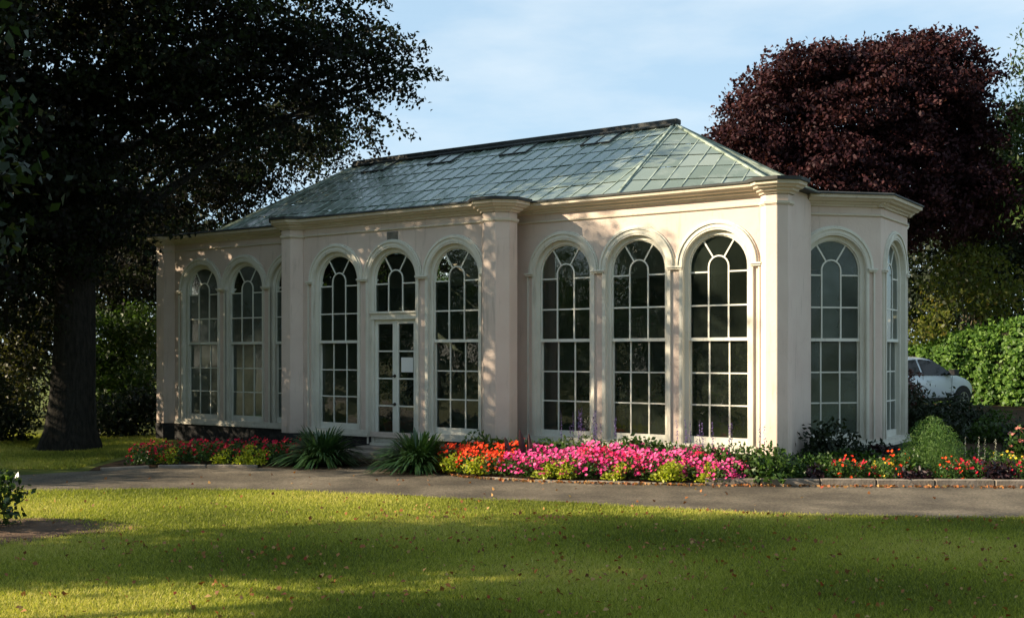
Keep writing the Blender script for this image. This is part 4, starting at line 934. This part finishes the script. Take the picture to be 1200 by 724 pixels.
# row of sages and green plants behind
for row, dy in enumerate((1.75, 2.15)):
    px = 560+row*14
    while px < 905:
        x = X_at(px, 18.8); y = float(backY(x))+dy-(.0 if px < 700 else (px-700)/200*.75); yw = 21.1+.3-(x*.685+.0)   # keep in front of the wall
        y = min(y, 20.4-.685*x*1.02) if px > 620 else min(y, 19.9)
        k = random.choice(['salvia', 'green', 'green', 'mixed']) if px < 640 else random.choice(['salvia', 'green', 'green'])
        plant(k, X_at(px, y), y, random.uniform(1.1, 1.3)); px += 24+random.uniform(-3, 3)
# bronze canna like leaves by the middle pier
ca = MB()
for (dx, h, a, tl) in ((-.18, .62, .3, -.32), (.08, .80, .2, -.22), (.2, .7, -.4, -.1), (.32, .5, .5, .25)):
    b = len(ca.v); s = Vector((math.cos(a), math.sin(a), 0))
    for k in range(7):
        t = k/6; wd = .16*math.sin(math.pi*min(1, t*.93+.05))**.8; q = Vector((dx+tl*t*.6, 0, h*t+.2*t)); ca.v += [tuple(q-s*wd/2), tuple(q+Vector((0, -.02, 0))), tuple(q+s*wd/2)]
    for k in range(6): c = b+3*k; ca.f += [(c, c+1, c+4, c+3), (c+1, c+2, c+5, c+4)]
t = empty('canna_plant', (X_at(612, 18.9), 18.95, .05), label='bronze dark upright broad leaves standing in front of the middle pier', cat='plant'); o = ca.build('leaves', ML_red, t); setrnd(o.data); t.scale = (.8, .8, .72)
# shaded crimson bed on the left
for row, dy in enumerate((.45, .95, 1.45)):
    px = 165+row*12
    while px < 350:
        x = X_at(px, 20.6); y = float(backY(x))+dy; plant('crimson', X_at(px, y), y, random.uniform(.85, 1.1)); px += 25+random.uniform(-4, 4)
for px in (290, 306, 262, 200): x = X_at(px, 20.2); y = float(backY(x))+.25; plant('lime', X_at(px, y), y, random.uniform(.8, 1.15))
# right hand border
seq = [(872, .35, 'mixed', .8), (886, .6, 'mixed', .9), (900, .35, 'green', .85), (915, .7, 'green', 1), (930, .35, 'green', .9), (955, .28, 'purple', .95), (948, .85, 'green', 1.0), (968, .8, 'green', 1.0), (978, .3, 'green', .9), (990, .6, 'crimson', 1.1), (993, .3, 'mixed', .95),
       (1012, .4, 'crimson', .9), (1024, .75, 'green', 1.0), (1034, .45, 'marigold', .9), (1044, .3, 'mixed', .85), (1050, .75, 'mixed', 1.1), (1060, .22, 'purple', .9), (1068, .6, 'green', 1.1), (1080, .3, 'purple', .8), (1112, .3, 'mixed', .9), (1126, .45, 'crimson', 1.0), (1128, .8, 'green', .9), (1140, 1.0, 'lily', .95), (1142, .4, 'crimson', .95),
       (1160, .35, 'purple', 1.25), (1168, .8, 'lily', 1.0), (1180, .4, 'purple', 1.1), (1176, 1.2, 'marigold', 1.1), (1190, .8, 'marigold', 1.0), (1194, .35, 'crimson', .9), (1150, 1.5, 'green', 1.1), (1120, 1.5, 'green', 1.0), (1185, 1.6, 'marigold', 1.0), (1205, .5, 'green', 1.0), (1212, 1.0, 'mixed', 1.0), (1222, .5, 'purple', 1.0), (940, 1.2, 'green', 1.0), (965, 1.3, 'green', 1.1), (990, 1.25, 'green', 1.1), (1020, 1.3, 'green', 1.0), (1045, 1.4, 'green', .9)]
for px, dy, k, s in seq:
    x = X_at(px, 17.6); y = float(backY(x))+dy; plant(k, X_at(px, y), y, s*.92)
for kd in NAMES:
    for wh in set(p_[1] for p_ in PL if p_[0] == kd):
        q_ = sorted([p_ for p_ in PL if p_[0] == kd and p_[1] == wh], key=lambda p_: p_[2])
        for i_, p_ in enumerate(q_): p_[3]['label'] = NAMES[kd][1]+(', '+(ORD[i_] if i_ < 20 else 'last')+' from left' if len(q_) > 1 else '')+' '+wh
def bush(name, label, px, y, rx, rz, n, size, lm, aspect=.5, droop=.2, shell=.3, z=None, cat='shrub'):
    x = X_at(px, y); z = float(hgt(x, y)) if z is None else z; t = empty(name, (x, y, z), label=label, cat=cat)
    C = cloud([(0, 0, rz*.55, rx*.75, rx*.75, rz*.5), (rx*.3, 0, rz*.3, rx*.7, rx*.6, rz*.35), (-rx*.3, 0, rz*.3, rx*.7, rx*.6, rz*.35)], n, 22, rx*.3, .6, shell)
    C = C[C[:, 2] > .02]; leaves('foliage', C, size, lm, t, aspect=aspect, droop=droop)
    m = MB(); [m.tube([(0, 0, 0), (random.uniform(-.6, .6)*rx, random.uniform(-.4, .4)*rx, rz*.6)], [.02, .006], 5) for _ in range(7)]; m.build('stems', M_greybark, t); return t
# feathery fennel
t = empty('fennel_bush', (X_at(1092, 18.3), 18.3, .03), label='feathery bright green bush at the right corner of the glasshouse', cat='shrub')
n = 12000; d = dome(n, .64, .98, .15); d[:, 0] *= 1-.25*(d[:, 2]/.86)**2
leaves('foliage', d, .085, ML_fen, t, aspect=.10, droop=-.9)
bush('dark_shrub', 'low dark shrub under the angled right end window', 968, 19.0, .75, .78, 120, .10, ML_dark)
bush('dark_shrub', 'low dark shrub at the foot of the right corner', 1022, 19.3, .55, .50, 90, .09, ML_dark)
bush('bronze_shrub', 'upright red brown shrub between the glasshouse corner and the parked car', 1064, 26.2, .42, 1.45, 150, .08, leafmat('bronze_leaf', [(.05, .02, .015), (.09, .03, .02), (.12, .05, .03)], .2))
bush('purple_shrub', 'small dark purple shrub at the right corner of the glasshouse', 1038, 18.9, .38, .55, 60, .07, ML_red)
m = blade_clump(150, 1.15, .045, .15, .62, seg=4); t = empty('mahonia_bush', (X_at(1082, 21.6), 21.6, .1), label='dark spiky upright bush beside the glasshouse corner', cat='shrub'); o = m.build('leaves', ML_dark, t); setrnd(o.data)
C = cloud([(0, 0, .75, .62, .5, .55), (.35, .1, .5, .5, .4, .4)], 90, 22, .25, .6, .3); leaves('foliage', C, .14, ML_dark, t, aspect=.25)
bush('dark_shrub', 'rounded dark shrub in front of the parked car', 1118, 24.5, .95, 1.0, 150, .11, ML_dark)
bush('leafy_shrub', 'low green shrub on the bare earth below the hedge', 1165, 23.5, .8, .7, 110, .09, ML_mid)
bush('leafy_shrub', 'low green shrub at the right edge below the hedge', 1212, 22.5, .7, .75, 90, .09, ML_dark)
bush('salmon_shrub', 'shrub with salmon pink blooms at the right edge of the border', 1203, 18.6, .42, .95, 70, .07, ML_bed)
me = flowers_mesh(dome(60, .40, .9, .8, .1), .07, FM_salmon); link_mesh('flowers', me, bpy.data.objects['salmon_shrub'])['kind'] = 'stuff'

# ------------------------------------------------------------------ plants inside
for i, (t_, n_, h, wd, lab) in enumerate(((4.35, -.85, 1.7, .45, 'light green bamboo like plant behind the third window right of the middle pier'), (2.7, -1.7, 1.9, .5, 'tall leafy plant inside behind the second window right of the middle pier'), (1.0, -1.8, 1.5, .5, 'leafy plant inside behind the first window right of the middle pier'), (-.9, -.9, 1.7, .5, 'leafy plant inside behind the window right of the door'), (-4.0, -1.2, 1.6, .5, 'leafy plant inside behind the window left of the door'))):
    wp = Vector((0, 21.1, 0))+Vector((ux, uy, 0))*t_+Vector((math.sin(TH), math.cos(TH), 0))*(-n_)
    e = empty('potted_plant', (wp.x, wp.y, .25), label=lab, cat='plant')
    q = MB(); q.tube([(0, 0, 0), (0, 0, .3), (0, 0, .34)], [.14, .2, .21], 16); q.build('pot', M_pot, e)
    C = cloud([(0, 0, .3+h*.5, wd, wd, h*.5)], 60, 22, .22, .8, .1); leaves('foliage', C, .17, ML_laurel if i == 0 else ML_mid, e, aspect=.25, droop=.2)
    q = MB(); [q.tube([(0, 0, .3), (random.uniform(-.3, .3), random.uniform(-.3, .3), h)], [.015, .006], 5) for _ in range(4)]; q.build('stems', M_greybark, e)

# ------------------------------------------------------------------ grass and fallen leaves
def grass(name, X, Y, h, w, mt):
    n = len(X); a = rng.uniform(0, 6.283, n); hh = h*rng.uniform(.5, 1.3, n); tl = rng.normal(size=(n, 2))*.5
    z0 = hgt(X, Y); V = np.empty((n, 3, 3)); ww = w*rng.uniform(.7, 1.3, n)/2
    V[:, 0] = np.stack([X-np.cos(a)*ww, Y-np.sin(a)*ww, z0-.002], 1); V[:, 1] = np.stack([X+np.cos(a)*ww, Y+np.sin(a)*ww, z0-.002], 1); V[:, 2] = np.stack([X+tl[:, 0]*hh, Y+tl[:, 1]*hh, z0+hh], 1)
    me = bpy.data.meshes.new(name); me.vertices.add(3*n); me.vertices.foreach_set('co', V.reshape(-1)); me.loops.add(3*n); me.loops.foreach_set('vertex_index', np.arange(3*n, dtype=np.int32))
    me.polygons.add(n); me.polygons.foreach_set('loop_start', np.arange(0, 3*n, 3, dtype=np.int32)); me.polygons.foreach_set('loop_total', np.full(n, 3, dtype=np.int32))
    at_ = me.attributes.new('rnd', 'FLOAT', 'FACE'); patch = .5+.22*np.sin(X*1.3+Y*.7)+.18*np.sin(X*.6-Y*1.9+2)+rng.normal(size=n)*.22; at_.data.foreach_set('value', np.clip(patch, 0, 1).astype(np.float32))
    me.update(calc_edges=True); me.materials.append(mt); o = bpy.data.objects.new(name, me); COL.objects.link(o); o['kind'] = 'stuff'; return o
ML_grass = leafmat('grass_blade', [(.10, .125, .020), (.22, .24, .038), (.36, .37, .06), (.50, .44, .13)], .3, .6, .2)
n = 640000; Y = 7.6+(19.5-7.6)*rng.random(n)**1.25; X = (rng.random(n)*2-1)*(Y*.50+.8)
k = (Y < np.interp(X, fxs, fys)+rng.normal(size=n)*.07+.05); X, Y = X[k], Y[k]
bare = ((X+6.3)/1.75)**2+((Y-12.9)/1.0)**2; k = bare > rng.uniform(.5, 1.3, len(X)); X, Y = X[k], Y[k]
o = grass('lawn_grass', X, Y, .034, .011, ML_grass); tag(o, 'short sunlit lawn grass in front of the path', 'grass', kind='stuff')
n = 90000; Y = 19.8+8*rng.random(n); X = -15+7.2*rng.random(n); k = (Y > np.interp(X, bxs, bys)+.15) & (X < -7.4-(Y-20)*.13) & (((X+9.65)**2+(Y-24)**2) > .55); X, Y = X[k], Y[k]
o = grass('mound_grass', X, Y, .05, .02, ML_grass); tag(o, 'shaded grass round the beech trunk beyond the path', 'grass', kind='stuff')
def litter(name, X, Y, size, mt, z=.03, lab=''):
    C = np.stack([X, Y, hgt(X, Y)+z+rng.random(len(X))*.01], 1); o = leaves(name, C, size, mt, None, nrm=np.array([0, 0, 1.0]), aspect=.75, fold=.35); tag(o, lab, 'leaves', kind='stuff'); return o
ML_lit = leafmat('fallen_leaf', [(.12, .045, .02), (.22, .09, .03), (.34, .12, .03), (.40, .26, .10), (.30, .05, .02)], .15, .7)
n = 1300; Y = 8+8.2*rng.random(n)**1.1; X = (rng.random(n)*2-1)*(Y*.48); X = np.where(rng.random(n) < .45, abs(X), X)
dc = np.stack([rng.uniform(-4, 7, 16), rng.uniform(9, 14.5, 16)], 1)[rng.integers(0, 16, n)]; dr = rng.random(n) < .35; X = np.where(dr, dc[:, 0]+rng.normal(size=n)*.6, X); Y = np.where(dr, dc[:, 1]+rng.normal(size=n)*.25, Y)
k = Y < np.interp(X, fxs, fys)-.05; litter('fallen_leaves', X[k], Y[k], .05, ML_lit, .03, 'brown and orange leaves scattered over the lawn')
n = 700; X = -1.6+12*rng.random(n)**1.2; Y = np.interp(X, bxs, bys)-.02-abs(rng.normal(size=n))*.10+.05; litter('fallen_leaves', X, Y, .06, ML_lit, .02, 'rust coloured leaves gathered along the kerb of the flower bed')
n = 60; X = -9+20*rng.random(n); Y = frontY(X)+.2+2.4*rng.random(n); litter('fallen_leaves', X, Y, .06, ML_lit, .016, 'a few dry leaves lying on the tarmac path')
